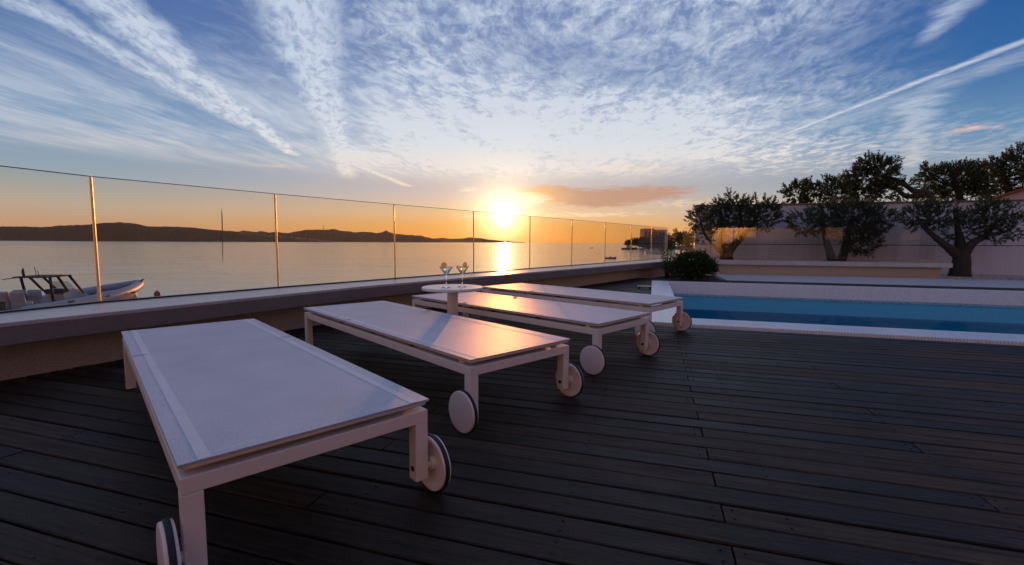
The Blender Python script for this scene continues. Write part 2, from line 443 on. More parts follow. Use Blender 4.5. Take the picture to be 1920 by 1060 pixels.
M['hill'] = mat('wooded_hill', rough=.95, spec=.1, fn=hill_fn((.012, .013, .010)))
tag(hill('hills', [(-700,436),(-300,440),(-120,430),(0,425),(40,425),(80,426),(115,423),(150,422),(178,420),(200,418),(225,417),(250,419),(280,425),(320,425),(360,427),(390,430),(440,434),(470,438),(500,441),(540,444),(590,449),(620,452.4)], 2600, 420, M['hill'], 3, 1.6),
    'long dark wooded hill across the bay on the left', 'hill')
tag(hill('hills', [(400,449),(430,440),(455,432.5),(480,435),(490,433.5),(505,436),(517,435),(540,437),(560,433.5),(575,431),(590,430.8),(612,431),(627,429.5),(640,433),(655,434),(665,436),(682,434.7),(695,435.3),(705,437.5),(715,436),(724,432.3),(732,436),(740,438.4),(750,439),(767,441),(790,442),(800,445),(815,448),(860,453.5)], 5200, 600, M['hill'], 5, 2.2),
    'bumpy chain of hills farther off in the middle distance', 'hill')
tag(hill('hills', [(790,451),(810,447.5),(830,446.4),(845,448),(867,447.4),(880,445.2),(900,446.6),(917,449.4),(940,451.5),(965,453.5),(985,454.4)], 9000, 900, M['hill'], 8, 2.),
    'low faint far hills left of the sun', 'hill')
t = empty('radio_mast', (pxdir(607, 429).x/pxdir(607, 429).y*5200, 5200, 150), 0, 'thin radio mast standing on the distant hill ridge', 'mast')
MB().tube([(0, 0, -20), (0, 0, 36)], [3., 1.2], 6).build('pole', M['channel'], t)
MB().box((0, 0, 18), (6, 6, 8)).build('antenna', M['channel'], t)

# ------------------------------------------------------------------ terrace: parapet line
FRONT = [(-4.05, -.6), (-3.4, .95), (-2.80, 2.37), (-2.45, 3.0), (-2.06, 3.68), (-1.70, 4.28), (-1.27, 4.94), (.34, 7.02), (1.88, 8.99), (3.88, 11.55), (4.62, 12.5)]
def smooth(pts, n=8):
    P = [Vector((x, y, 0)) for x, y in pts]; out = []
    for i in range(len(P)-1):
        p0 = P[max(i-1, 0)]; p1 = P[i]; p2 = P[i+1]; p3 = P[min(i+2, len(P)-1)]
        for j in range(n):
            t = j/n
            out.append(.5*((2*p1) + (p2-p0)*t + (2*p0-5*p1+4*p2-p3)*t*t + (3*p1-p0-3*p2+p3)*t**3))
    out.append(P[-1]); return out
FL = smooth(FRONT)
def offset(line, d):                                    # to the left of the walking direction (= towards the sea)
    r = []
    for i, p in enumerate(line):
        t = (line[min(i+1, len(line)-1)] - line[max(i-1, 0)]).normalized()
        r.append(p + Vector((-t.y, t.x, 0))*d)
    return r
def sweep(mb, line, prof, mi=0):                        # prof: (offset seawards, z) closed loop
    n = len(prof); b = len(mb.v)
    offs = {o: offset(line, o) for o, _ in prof}
    for i in range(len(line)):
        for o, z in prof: q = offs[o][i]; mb.v.append((q.x, q.y, z))
    for i in range(len(line)-1):
        for j in range(n):
            j2 = (j+1) % n
            mb.face((b+i*n+j, b+i*n+j2, b+(i+1)*n+j2, b+(i+1)*n+j), mi)
    mb.face([b+j for j in range(n)], mi); mb.face([b+(len(line)-1)*n+j for j in range(n)][::-1], mi)
def resample(line, step):
    seg = [(line[i+1]-line[i]).length for i in range(len(line)-1)]; T = sum(seg); n = max(2, round(T/step)); out = []
    for kx in range(n+1):
        s = T*kx/n; i = 0
        while i < len(seg)-1 and s > seg[i]: s -= seg[i]; i += 1
        out.append(line[i].lerp(line[i+1], min(1, s/seg[i])))
    return out
COP = .37
pw = empty('parapet_wall', (0, 0, 0), 0, 'low rendered parapet along the sea side with a pale overhanging stone coping', 'wall')
mb = MB(); sweep(mb, FL, [(.27, -.3), (.27, COP-.125), (.54, COP-.125), (.54, -4.2), (.45, -4.2), (.45, -.3)]); mb.build('wall_base', M['wallbase'], pw)
RS = resample(FL, .1)
i = 0; slab = 29
while i < len(RS)-1:
    j = min(i+slab, len(RS)-1)
    if len(RS)-1-j < 6: j = len(RS)-1
    ln = [p.copy() for p in RS[i:j+1]]
    if i: ln[0] = ln[0].lerp(ln[1], .03)
    mb = MB(); sweep(mb, ln, [(0, COP-.022), (0, COP-.003), (.003, COP), (.585, COP), (.585, COP-.022)]); mb.build('coping_slab', M['coping'], pw)
    mb = MB(); sweep(mb, ln, [(.003, COP-.124), (.003, COP-.0225), (.58, COP-.0225), (.58, COP-.124)]); mb.build('fascia', M['fascia'], pw)  # split from the slab to carry the painted shade
    i = j
# glass balustrade on the parapet
GP = [(-4.05, -.4), (-3.40, 2.02), (-2.976, 3.285), (-2.26, 4.416), (-1.426, 5.581), (-.565, 6.729), (.303, 7.908), (1.171, 9.03), (2.063, 10.22), (2.95, 11.42), (3.80, 12.57), (4.62, 13.68)]
GT = 1.265
def balustrade(root, pts, z0, z1, gap=.012, chan=True, posts=True):
    for i in range(len(pts)-1):
        a, b = Vector((*pts[i], 0)), Vector((*pts[i+1], 0)); d = (b-a); L = d.length; rz = math.atan2(d.y, d.x); c = (a+b)/2
        mb = MB(); mb.box((c.x, c.y, (z0+z1)/2), (L-.018 if posts else L-gap, .014, z1-z0), rz); g = mb.build('glass_panel', M['glass'], root)
        mb = MB(); mb.box((c.x, c.y, z1+.0035), (L-.02, .015, .004), rz); mb.build('edge_strip', M['glassedge'], g)
        if chan: mb = MB(); mb.box((c.x, c.y, z0+.0), (L-.004, .040, .012), rz); mb.build('channel', M['channel'], root)
    for i, q in enumerate(pts):
        if not posts: break
        if i == len(pts)-1: break
        a = Vector((*pts[max(i-1, 0)], 0)); b = Vector((*pts[min(i+1, len(pts)-1)], 0)); d = b-a
        mb = MB(); mb.tube([(q[0], q[1], z0), (q[0], q[1], z1+.004)], .0085, 14); mb.build('post', M['steel'], root)
gb = empty('glass_balustrade', (0, 0, 0), 0, 'clear glass balustrade with slim steel posts along the parapet above the sea', 'balustrade')
balustrade(gb, GP, COP+.0055, GT)
# reflection in the second pane, put in as a thin brown tube
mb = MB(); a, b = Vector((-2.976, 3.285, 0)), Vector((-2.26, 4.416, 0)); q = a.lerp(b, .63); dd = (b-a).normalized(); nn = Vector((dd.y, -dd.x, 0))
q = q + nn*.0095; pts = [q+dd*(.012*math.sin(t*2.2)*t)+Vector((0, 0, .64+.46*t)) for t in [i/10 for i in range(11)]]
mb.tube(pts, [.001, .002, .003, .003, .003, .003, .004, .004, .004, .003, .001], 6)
M['reflected_streak'] = mat('streak_reflection', (.20, .14, .10), .7)
mb.build('reflected_streak', M['reflected_streak'], gb)

# ------------------------------------------------------------------ deck boards
def wall_a(bv):                                         # where a board row meets the parapet (on the pool's a axis)
    best = None; L = offset(FL, .4)
    for i in range(len(L)-1):
        b0, b1 = L[i].dot(E2), L[i+1].dot(E2)
        if (b0-bv)*(b1-bv) <= 0 and b0 != b1:
            t = (bv-b0)/(b1-b0); q = L[i].lerp(L[i+1], t).dot(E1)
            best = q if best is None else max(best, q)
    return best if best is not None else -5.
POOL = (.34, 16., 5.24, 10.2)     # a0 a1 b0 b1 of the water
rd = random.Random(11)
mb = MB(); mb.keep = False
PITCH_B = .1045; GAP = .008
row = 0; bv = -3.6
def plank(a0, a1, b0, b1, dz):
    ch = .0035; z = dz; t = -.025
    prof = [(b0, t), (b0, z-ch), (b0+ch, z), (b1-ch, z), (b1, z-ch), (b1, t)]
    base = len(mb.v); tilt = rd.uniform(-.0012, .0012)
    for a in (a0, a1):
        for bb, zq in prof:
            q = PF(a, bb, zq + (tilt if zq > 0-.02 and bb > (b0+b1)/2 else 0)); mb.v.append(tuple(q))
    n = 6
    for j in range(n): mb.face((base+j, base+(j+1) % n, base+n+(j+1) % n, base+n+j), 0)
    mb.face([base+j for j in range(n)], 0); mb.face([base+n+j for j in range(n)], 0)
screws = []
while bv < 11.15:
    b0, b1 = bv+GAP/2, bv+PITCH_B-GAP/2; mid = (b0+b1)/2
    aw = wall_a(mid); ranges = [(aw, 13.)]
    if 4.80 < mid < 10.3: ranges = [(aw, -.004)]
    k4 = row % 4
    offs = {0: .23, 2: .23, 1: -1.0, 3: 1.05}[k4]
    step = 2.55 if k4 in (0, 2) else 4.1
    for lo, hi in ranges:
        cuts = sorted([offs + step*i for i in range(-6, 8)])
        pts = [lo] + [c for c in cuts if lo+.15 < c < hi-.15] + [hi]
        for i in range(len(pts)-1):
            plank(pts[i]+.003, pts[i+1]-.003, b0, b1, rd.uniform(-.0014, .0014))
            if mid < 4.5:
                for e, s in ((pts[i], 1), (pts[i+1], -1)):
                    for f in (.25, .75): screws.append((e+s*.03, b0+(b1-b0)*f))
        if mid < 3.2:
            a = -3.02 + .23
            while a < 4:
                if a > lo: screws += [(a, b0+(b1-b0)*.25), (a, b0+(b1-b0)*.75)]
                a += .64
    bv += PITCH_B; row += 1
for a, b in screws:
    q = PF(a, b, .0022); mb.lathe([(.0001, 0), (.0036, -.0002), (.0042, -.004)], q, 6, mi=1, smooth=False)
o = mb.build('deck', [M['deck'], M['screw']]); tag(o, 'dark weathered hardwood boards of the terrace deck', 'deck', kind='structure')
mb = MB()
und = [Vector((p.x, p.y, -.06)) for p in offset(FL, .45)]
pl = [tuple(p) for p in und] + [tuple(PF(4.4, 12.2, -.06)), tuple(PF(14, 11.6, -.06))]
lo1 = PF(14, -4, -.06); mb.poly(pl[:] + [tuple(lo1), tuple(PF(-5.5, -4, -.06))])
# keep the opening for the pool: sub floor built from strips instead
mb = MB()
for (a0, a1, b0, b1) in ((-8, -.02, -4, 13), (-.02, 16, -4, 4.72), (-.02, 16, 10.45, 13.4)):
    for nseg in range(12):
        bb0 = b0+(b1-b0)*nseg/12; bb1 = b0+(b1-b0)*(nseg+1)/12
        al = max(a0, wall_a(min(bb0, 11.5)), wall_a(min(bb1, 11.5))) if a0 == -8 else a0
        mb.poly([PF(al, bb0, -.06), PF(a1, bb0, -.06), PF(a1, bb1, -.06), PF(al, bb1, -.06)])
tag(mb.build('deck_base', M['under']), 'dark base under the deck boards', 'deck', kind='structure')

# ------------------------------------------------------------------ pool
def mosaic_fn(c0, c1, size, groutc, rough=.3, dark=0.):
    def fn(k, b):
        p = posv(k); mp = k.new('ShaderNodeMapping'); k.l.new(p, mp.inputs[0]); mp.inputs['Rotation'].default_value = (0, 0, -POOL_ROT)
        v = scl(k, mp.outputs[0], (1/size,)*3)
        x, y, z = k.sep(v)
        cell = k.xyz(k.m('FLOOR', x), k.m('FLOOR', y), k.m('FLOOR', z))
        wn = k.new('ShaderNodeTexWhiteNoise', noise_dimensions='3D'); k.l.new(cell, wn.inputs[0])
        col = k.mix(wn.outputs[0], c0, c1)
        if dark: col = k.mix(k.mul(k.m('GREATER_THAN', wn.outputs[0], 1-dark), .65), col, tuple(c*.35 for c in c0))
        fr = lambda q: k.m('LESS_THAN', k.m('ABSOLUTE', k.m('SUBTRACT', k.m('FRACT', q), .5)), .44)
        tile = k.mul(fr(x), fr(y)) if not isinstance(groutc, list) else k.mul(k.m('MAXIMUM', fr(x), .0), fr(z))
        gc = groutc[0] if isinstance(groutc, list) else groutc
        k.l.new(k.mix(tile, gc, col), b.inputs['Base Color'])
    return fn
M['rim'] = mat('white_mosaic_rim', rough=.3, fn=mosaic_fn((.78, .78, .80), (.88, .88, .90), .025, (.45, .46, .48)))
M['speck'] = mat('speckled_mosaic', rough=.3, fn=mosaic_fn((.30, .47, .55), (.46, .66, .76), .02, [(.40, .41, .43)], dark=.2))
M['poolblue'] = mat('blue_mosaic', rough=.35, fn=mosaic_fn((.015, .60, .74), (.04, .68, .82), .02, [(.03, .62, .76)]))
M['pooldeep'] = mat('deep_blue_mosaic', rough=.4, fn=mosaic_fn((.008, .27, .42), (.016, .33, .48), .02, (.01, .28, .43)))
def poolwater():
    m = bpy.data.materials.new('pool_water'); m.use_nodes = True; k = NT(m.node_tree); k.n.clear()
    o = k.new('ShaderNodeOutputMaterial'); mx = k.new('ShaderNodeMixShader')
    tr = k.new('ShaderNodeBsdfTransparent'); tr.inputs[0].default_value = (.45, .90, .98, 1)
    gl = k.new('ShaderNodeBsdfGlossy'); gl.inputs['Roughness'].default_value = .02; gl.inputs[0].default_value = (1, 1, 1, 1)
    fr = k.new('ShaderNodeFresnel'); fr.inputs[0].default_value = 1.33
    p = posv(k); h = k.noise(p, 2.2, 3, .5, .3)
    bn = k.new('ShaderNodeBump'); bn.inputs['Strength'].default_value = .25; bn.inputs['Distance'].default_value = .012; k.l.new(h, bn.inputs['Height'])
    for n in (gl, fr): k.l.new(bn.outputs[0], n.inputs['Normal'])
    k.l.new(k.mul(fr.outputs[0], .27), mx.inputs[0]); k.l.new(tr.outputs[0], mx.inputs[1]); k.l.new(gl.outputs[0], mx.inputs[2])
    k.l.new(mx.outputs[0], o.inputs[0]); return m
M['poolwater'] = poolwater()
a0, a1, b0, b1 = POOL; WL = -.27; BED = -1.5
pool = empty('swimming_pool', PF(8, 7.5, 0), 0, 'rectangular pool with a white mosaic rim and speckled far wall', 'swimming pool')
def pbox(mb, x0, x1, y0, y1, z0, z1, mi=0, bev=0.):
    mb.box(PF((x0+x1)/2, (y0+y1)/2, (z0+z1)/2), (x1-x0, y1-y0, z1-z0), POOL_ROT, mi, bev)
def up(o, root):                                         # keep world coordinates under a moved empty
    o.parent = root; o.matrix_parent_inverse = root.matrix_basis.inverted(); return o
mb = MB(); pbox(mb, 0., a0, 4.84, b1+.07, -.24, .022, bev=.006); up(mb.build('rim_strip', M['rim']), pool)
mb = MB(); pbox(mb, a0+.001, a1, 4.84, b0, -.24, .020, bev=.006); up(mb.build('rim_strip', M['rim']), pool)
mb = MB(); pbox(mb, a0+.001, a1, b1, b1+.07, -.24, .020, bev=.006); up(mb.build('rim_strip', M['rim']), pool)
mb = MB(); pbox(mb, a0+.001, a1, b1+.003, b1+.2, WL-.02, -.242); pbox(mb, .1, a0-.003, 4.9, b1, WL-.02, -.242); pbox(mb, a0, a1, 4.9, b0-.003, WL-.02, -.242)
up(mb.build('wall_tiles', M['speck']), pool)
mb = MB(); pbox(mb, a0+.001, a1, b1+.001, b1+.003, -.2401, -.0001-.0)
up(mb.build('speckled_band', M['speck']), pool)
mb = MB(); pbox(mb, a0+.4, a1, b1-.012, b1+.0025, WL-.6, .004); up(mb.build('speckled_wall', M['speck']), pool) if False else None
mb = MB()
pbox(mb, a0-.1, a1, b1+.004, b1+.2, WL-.28, WL-.021)      # far wall just below the water
pbox(mb, a0-.2, a0-.004, b0-.1, b1+.2, WL-.28, WL-.021)
pbox(mb, a0-.1, a1, b0-.2, b0-.004, WL-.28, WL-.021)
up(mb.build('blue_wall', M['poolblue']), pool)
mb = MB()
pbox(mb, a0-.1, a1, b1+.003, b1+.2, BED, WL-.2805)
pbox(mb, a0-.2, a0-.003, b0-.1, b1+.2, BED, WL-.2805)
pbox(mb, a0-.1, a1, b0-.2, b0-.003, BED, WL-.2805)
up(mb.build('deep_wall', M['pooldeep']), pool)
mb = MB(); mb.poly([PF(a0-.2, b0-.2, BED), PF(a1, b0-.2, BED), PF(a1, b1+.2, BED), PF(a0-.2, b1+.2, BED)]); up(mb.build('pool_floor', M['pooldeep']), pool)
mb = MB(); mb.poly([PF(a0-.003, b0-.003, WL), PF(a1, b0-.003, WL), PF(a1, b1+.0035, WL), PF(a0-.003, b1+.0035, WL)])
tag(mb.build('pool_water', M['poolwater']), 'still blue water in the swimming pool', 'water', kind='structure')
t = empty('bar', PF(-.115, 8.53, 0), POOL_ROT, 'short white bar lying on the deck beside the tiled pool rim', 'bar')
MB().box((0, 0, .05), (.25, .035, .02), bev=.006).build('rail', M['powder'], t)
for sx in (-.09, .09): MB().box((sx, 0, .021), (.03, .03, .038)).build('foot', M['channel'], t)

# ------------------------------------------------------------------ ground and walls beyond the pool
mb = MB(); pbox(mb, 1.6, 14, 11.16, 13.5, -.10, .006); tag(mb.build('paving', M['pale']), 'pale paving strip beyond the pool', 'paving', kind='structure')
def gravel_fn(k, b):
    v = k.new('ShaderNodeTexVoronoi'); v.inputs['Scale'].default_value = 26; k.l.new(posv(k), v.inputs['Vector'])
    k.l.new(k.mix(v.outputs['Distance'], (.62, .61, .6), (.2, .2, .2)), b.inputs['Base Color']); bump(k, b, v.outputs['Distance'], .8, -.02)
M['gravel'] = mat('white_gravel', rough=.7, fn=gravel_fn)
def bench_pt(s, off): 
    d = Vector((math.sin(R(103)), math.cos(R(103)), 0)); n = Vector((d.y, -d.x, 0))*-1
    return Vector((4.55, 12.42, 0)) + d*s + n*off
BROT = math.atan2(math.cos(R(103)), math.sin(R(103)))
mb = MB(); q = [bench_pt(-.3, .3), bench_pt(12, .3), bench_pt(12, 6), bench_pt(-.3, 6)]
mb.poly([(p.x, p.y, .03) for p in q]); mb.poly([(p.x, p.y, -.3) for p in q][::-1])
for i in range(4): mb.poly([(q[i].x, q[i].y, -.3), (q[(i+1)%4].x, q[(i+1)%4].y, -.3), (q[(i+1)%4].x, q[(i+1)%4].y, .03), (q[i].x, q[i].y, .03)])
tag(mb.build('gravel_bed', M['gravel']), 'white gravel bed under the olive trees', 'gravel', kind='structure')
lw = empty('low_wall', (0, 0, 0), 0, 'low rendered planter wall with a pale coping carrying glass beyond the pool', 'wall')
LW = 6.15
mb = MB(); c = bench_pt(LW/2-.1, .3); mb.box((c.x, c.y, .11), (LW, .34, .32), BROT); mb.build('wall_base', M['wallbase'], lw)
for i in range(3):
    c = bench_pt(.05+(i+.5)*LW/3, .3); mb = MB(); mb.box((c.x, c.y, .32), (LW/3-.004, .62, .105), BROT, bev=.003); mb.build('coping_slab', M['coping'], lw)
g2 = empty('glass_balustrade', (0, 0, 0), 0, 'glass screen on the low planter wall in front of the olive trees, reflecting the house', 'balustrade')
gp2 = [(bench_pt(s, .42).x, bench_pt(s, .42).y) for s in (.1, 1.1, 2.1, 3.4, 4.7, 6.05)]
balustrade(g2, gp2, .375, GT-.02, posts=False, chan=False)
bw = empty('boundary_wall', (0, 0, 0), 0, 'tall grey rendered boundary wall with a thin dark cap behind the olive trees', 'wall')
WA, WB = Vector((5.66, 14.3, 0)), Vector((16.5, 11.0, 0)); wd = WB-WA; wr = math.atan2(wd.y, wd.x); wl = wd.length; wn = Vector((-wd.y, wd.x, 0)).normalized()
c = (WA+WB)/2 + wn*.15
mb = MB(); mb.box((c.x, c.y, 1.38), (wl, .26, 1.14), wr); mb.build('upper_wall', M['greywall'], bw)
mb = MB(); mb.box((c.x, c.y, .32), (wl-.01, .30, .94), wr); mb.build('lower_wall', M['greywall'], bw)
mb = MB(); mb.box((c.x, c.y, .80), (wl-.02, .24, .024), wr); mb.build('shadow_gap', M['channel'], bw)
mb = MB(); mb.box((c.x, c.y, 1.975), (wl+.06, .34, .045), wr, bev=.004); mb.build('cap', M['capdark'], bw)
# land beyond
def land_fn(k, b):
    n = k.noise(posv(k), .5, 6, .6); k.l.new(k.mix(n, (.03, .032, .02), (.09, .08, .05)), b.inputs['Base Color'])
M['land'] = mat('scrub_land', rough=.95, fn=land_fn)
mb = MB()
shore = [(6.0, 14.9), (7.5, 18), (11, 28), (18, 45), (34, 80), (62, 150), (88, 230), (102, 300), (100, 362), (118, 392), (160, 420), (420, 560)]
n = len(shore)
for x, y in shore: mb.v.append((x, y, SEA-.6))
for x, y in shore: mb.v.append((x+1.2+y*.03, y-.4-y*.01, -.6 if y < 60 else SEA+1.6))
for x, y in shore: mb.v.append((x+14+y*.25, y-2-y*.05, .25 if y < 60 else SEA+3.2))
far = [(60, 4), (70, 8), (80, 15), (95, 25), (130, 50), (200, 90), (300, 130), (360, 180), (420, 220), (500, 260), (560, 300), (700, 380)]
for x, y in far: mb.v.append((x, y, .4))
for r_ in range(3):
    for i in range(n-1): mb.face((r_*n+i, r_*n+i+1, (r_+1)*n+i+1, (r_+1)*n+i), 0, True)
tag(mb.build('land', M['land']), 'scrubby shore land running off to the headland', 'land', kind='structure')

# ------------------------------------------------------------------ foliage
def leaf_mat(name, c0, c1, trans=.25):
    def fn(k, b):
        g = k.new('ShaderNodeNewGeometry'); r = g.outputs['Random Per Island']
        k.l.new(k.mix(r, c0, c1), b.inputs['Base Color'])
    m = mat(name, rough=.55, spec=.3, fn=fn); k = NT(m.node_tree); b = m.node_tree.nodes['Principled BSDF']; o = m.node_tree.nodes['Material Output']
    tl = k.new('ShaderNodeBsdfTranslucent'); tl.inputs[0].default_value = (c1[0]*1.6, c1[1]*1.5, c1[2], 1)
    mx = k.new('ShaderNodeMixShader'); mx.inputs[0].default_value = trans
    k.l.new(b.outputs[0], mx.inputs[1]); k.l.new(tl.outputs[0], mx.inputs[2]); k.l.new(mx.outputs[0], o.inputs[0])
    return m
M['olive'] = leaf_mat('olive_leaves', (.022, .034, .018), (.058, .078, .042))
M['pine'] = leaf_mat('dark_leaves', (.016, .026, .013), (.045, .06, .03))
M['shrub'] = leaf_mat('shrub_leaves', (.018, .036, .014), (.05, .08, .032))
def bark_fn(k, b):
    v = posv(k); n = k.noise(scl(k, v, (9, 9, 2.5)), 2., 7, .65, .8)
    k.l.new(k.mix(n, (.014, .011, .009), (.06, .047, .038)), b.inputs['Base Color']); bump(k, b, n, .9, .03)
M['bark'] = mat('olive_bark', rough=.9, fn=bark_fn)
def leaf(mb, p, d, L, w, rnd):
    d = d.normalized(); s = d.cross(Vector((rnd.uniform(-1, 1), rnd.uniform(-1, 1), rnd.uniform(-1, 1))))
    if s.length < .05: s = d.cross(Vector((0, 0, 1)))
    if s.length < .05: s = Vector((1, 0, 0))
    s = s.normalized()*w/2; b = len(mb.v)
    mb.v += [tuple(p), tuple(p+d*L*.45+s), tuple(p+d*L), tuple(p+d*L*.45-s)]
    mb.f.append((b, b+1, b+2, b+3)); mb.mi.append(0); mb.sm.append(False)
def rsph(rnd):
    while True:
        v = Vector((rnd.uniform(-1, 1), rnd.uniform(-1, 1), rnd.uniform(-1, 1)))
        if .02 < v.length < 1: return v
def crown(blobs, twigs, leaves, L, w, seed, sparse=.0):
    """blobs: (centre, radii, weight). Leafy twigs spread through the blobs, longer near the skin."""
    rnd = random.Random(seed); mb = MB(); mb.keep = True; tot = sum(b[2] for b in blobs)
    for c, rad, wt in blobs:
        c = Vector(c)
        for _ in range(int(twigs*wt/tot)):
            u = rsph(rnd); u = u.normalized()*(u.length**.45)
            if u.length > .9 and rnd.random() < .35: u *= rnd.uniform(1., 1.22)
            p = c + Vector((u.x*rad[0], u.y*rad[1], u.z*rad[2]))
            od = (u.normalized() + Vector((0, 0, .55)) + rsph(rnd)*.55).normalized()
            tl = rnd.uniform(1.6, 3.2)*L
            for i in range(leaves):
                t = i/leaves; q = p + od*tl*t
                ld = (od*.8 + rsph(rnd)).normalized()
                leaf(mb, q, ld, L*rnd.uniform(.65, 1.15), w*rnd.uniform(.8, 1.2), rnd)
    return mb
def limb(mb, pts, r0, r1, n=9, seed=0):
    rnd = random.Random(seed); P = smooth3(pts)
    m = len(P); rad = [r0+(r1-r0)*(i/(m-1))**.8 for i in range(m)]
    rad = [r*(1+rnd.uniform(-.08, .08)) for r in rad]
    mb.tube(P, rad, n)
def smooth3(pts, n=5):
    P = [Vector(p) for p in pts]; out = []
    for i in range(len(P)-1):
        p0 = P[max(i-1, 0)]; p1 = P[i]; p2 = P[i+1]; p3 = P[min(i+2, len(P)-1)]
        for j in range(n):
            t = j/n; out.append(.5*((2*p1)+(p2-p0)*t+(2*p0-5*p1+4*p2-p3)*t*t+(3*p1-p0-3*p2+p3)*t**3))
    out.append(P[-1]); return out
def at(x, y, Y):                                          # the point at depth Y seen at photo pixel x, y
    d = pxdir(x, y); return EYE + d*(Y/d.y)
def W(px, Y): return px/860*Y

def tree(name, base, limbs, blobs, twigs, leaves, L, w, seed, lm, label, cat, group=None):
    t = empty(name, base, 0, label, cat, group); base = Vector(base)
    mb = MB()
    for i, (pts, r0, r1) in enumerate(limbs): limb(mb, [Vector(p)-base for p in pts], r0, r1, 10, seed+i)
    mb.build('trunk', M['bark'], t)
    cm = crown([(Vector(c)-base, r, q) for c, r, q in blobs], twigs, leaves, L, w, seed+50)
    cm.build('crown', lm, t); return t
def B(x, y, Y, rx, ry, wt=1., depth=None):
    c = at(x, y, Y); r = W(rx, Y)*.9; rz = W(ry, Y)*.84; return (c, (r, depth or (r+rz)/2, rz), wt)
OG = 'olive trees along the boundary wall'
# olive, nearest the sea
Y = 12.95; b = at(1365, 517, Y); b.z = .03
tree('olive_tree', b, [([b-Vector((0, 0, .1)), at(1364, 500, Y), at(1362, 480, Y), at(1366, 468, Y)], .24, .15),
    ([at(1366, 472, Y), at(1352, 455, Y), at(1355, 425, Y), at(1350, 395, Y-.2)], .13, .04), ([at(1366, 470, Y), at(1385, 450, Y), at(1408, 425, Y+.1), at(1425, 395, Y)], .14, .04),
    ([at(1360, 480, Y), at(1340, 462, Y-.2), at(1322, 440, Y-.3), at(1312, 410, Y-.2)], .07, .02), ([at(1385, 450, Y), at(1390, 420, Y-.2), at(1385, 385, Y-.2)], .08, .02)],
    [B(1322, 411, Y, 30, 22, 1.2), B(1355, 404, Y, 34, 27, 1.6), B(1395, 404, Y, 36, 26, 1.7), B(1432, 408, Y, 28, 26, 1.3), B(1318, 440, Y-.2, 18, 16, .5), B(1372, 382, Y, 30, 10, .5), B(1420, 382, Y, 30, 9, .4), B(1448, 388, Y, 10, 14, .2), B(1368, 370, Y, 6, 9, .1), B(1350, 438, Y+.2, 20, 12, .3)],
    900, 26, .066, .018, 21, M['olive'], 'clipped olive tree with a forked trunk nearest the sea', 'olive tree', OG)
Y = 12.5; b = at(1568, 517, Y); b.z = .03
tree('olive_tree', b, [([b-Vector((.1, 0, .1)), at(1563, 500, Y), at(1556, 475, Y), at(1548, 445, Y), at(1540, 410, Y)], .17, .05), ([b+Vector((.1, 0, -.1)), at(1575, 500, Y), at(1583, 470, Y), at(1590, 440, Y+.1), at(1600, 405, Y)], .17, .05),
    ([at(1583, 470, Y), at(1600, 455, Y-.2), at(1618, 450, Y-.3)], .07, .02)],
    [B(1515, 418, Y, 32, 24, 1.3), B(1555, 408, Y, 36, 28, 1.6), B(1600, 408, Y, 38, 30, 1.8), B(1640, 414, Y, 32, 26, 1.4), B(1618, 455, Y-.3, 26, 26, 1.1), B(1632, 386, Y, 22, 12, .4), B(1580, 384, Y, 26, 12, .4), B(1602, 436, Y-.2, 40, 20, .9)],
    1000, 26, .064, .018, 31, M['olive'], 'dense olive tree with two splayed trunks behind the glass', 'olive tree', OG)
Y = 11.5; b = at(1800, 515, Y); b.z = .03
tree('olive_tree', b, [([b-Vector((0, 0, .1)), at(1800, 508, Y), at(1803, 490, Y), at(1802, 470, Y)], .24, .15), ([at(1803, 485, Y), at(1785, 470, Y), at(1762, 452, Y), at(1735, 428, Y), at(1718, 405, Y)], .14, .03),
    ([at(1803, 480, Y), at(1800, 450, Y+.1), at(1795, 425, Y), at(1790, 395, Y)], .14, .03), ([at(1805, 478, Y), at(1825, 455, Y-.1), at(1850, 440, Y), at(1868, 415, Y)], .14, .03), ([at(1850, 440, Y), at(1880, 436, Y), at(1902, 425, Y)], .06, .02)],
    [B(1725, 406, Y, 30, 24, 1.3), B(1760, 404, Y, 30, 26, 1.3), B(1800, 426, Y, 26, 26, 1.), B(1838, 411, Y, 26, 28, 1.2), B(1870, 406, Y, 26, 28, 1.2), B(1900, 426, Y, 20, 22, .7), B(1872, 440, Y-.2, 16, 14, .4), B(1750, 386, Y, 30, 10, .3), B(1862, 388, Y, 24, 12, .3)],
    800, 26, .060, .017, 41, M['olive'], 'gnarled olive tree with a flared trunk and wide crown, rightmost by the wall', 'olive tree', OG)
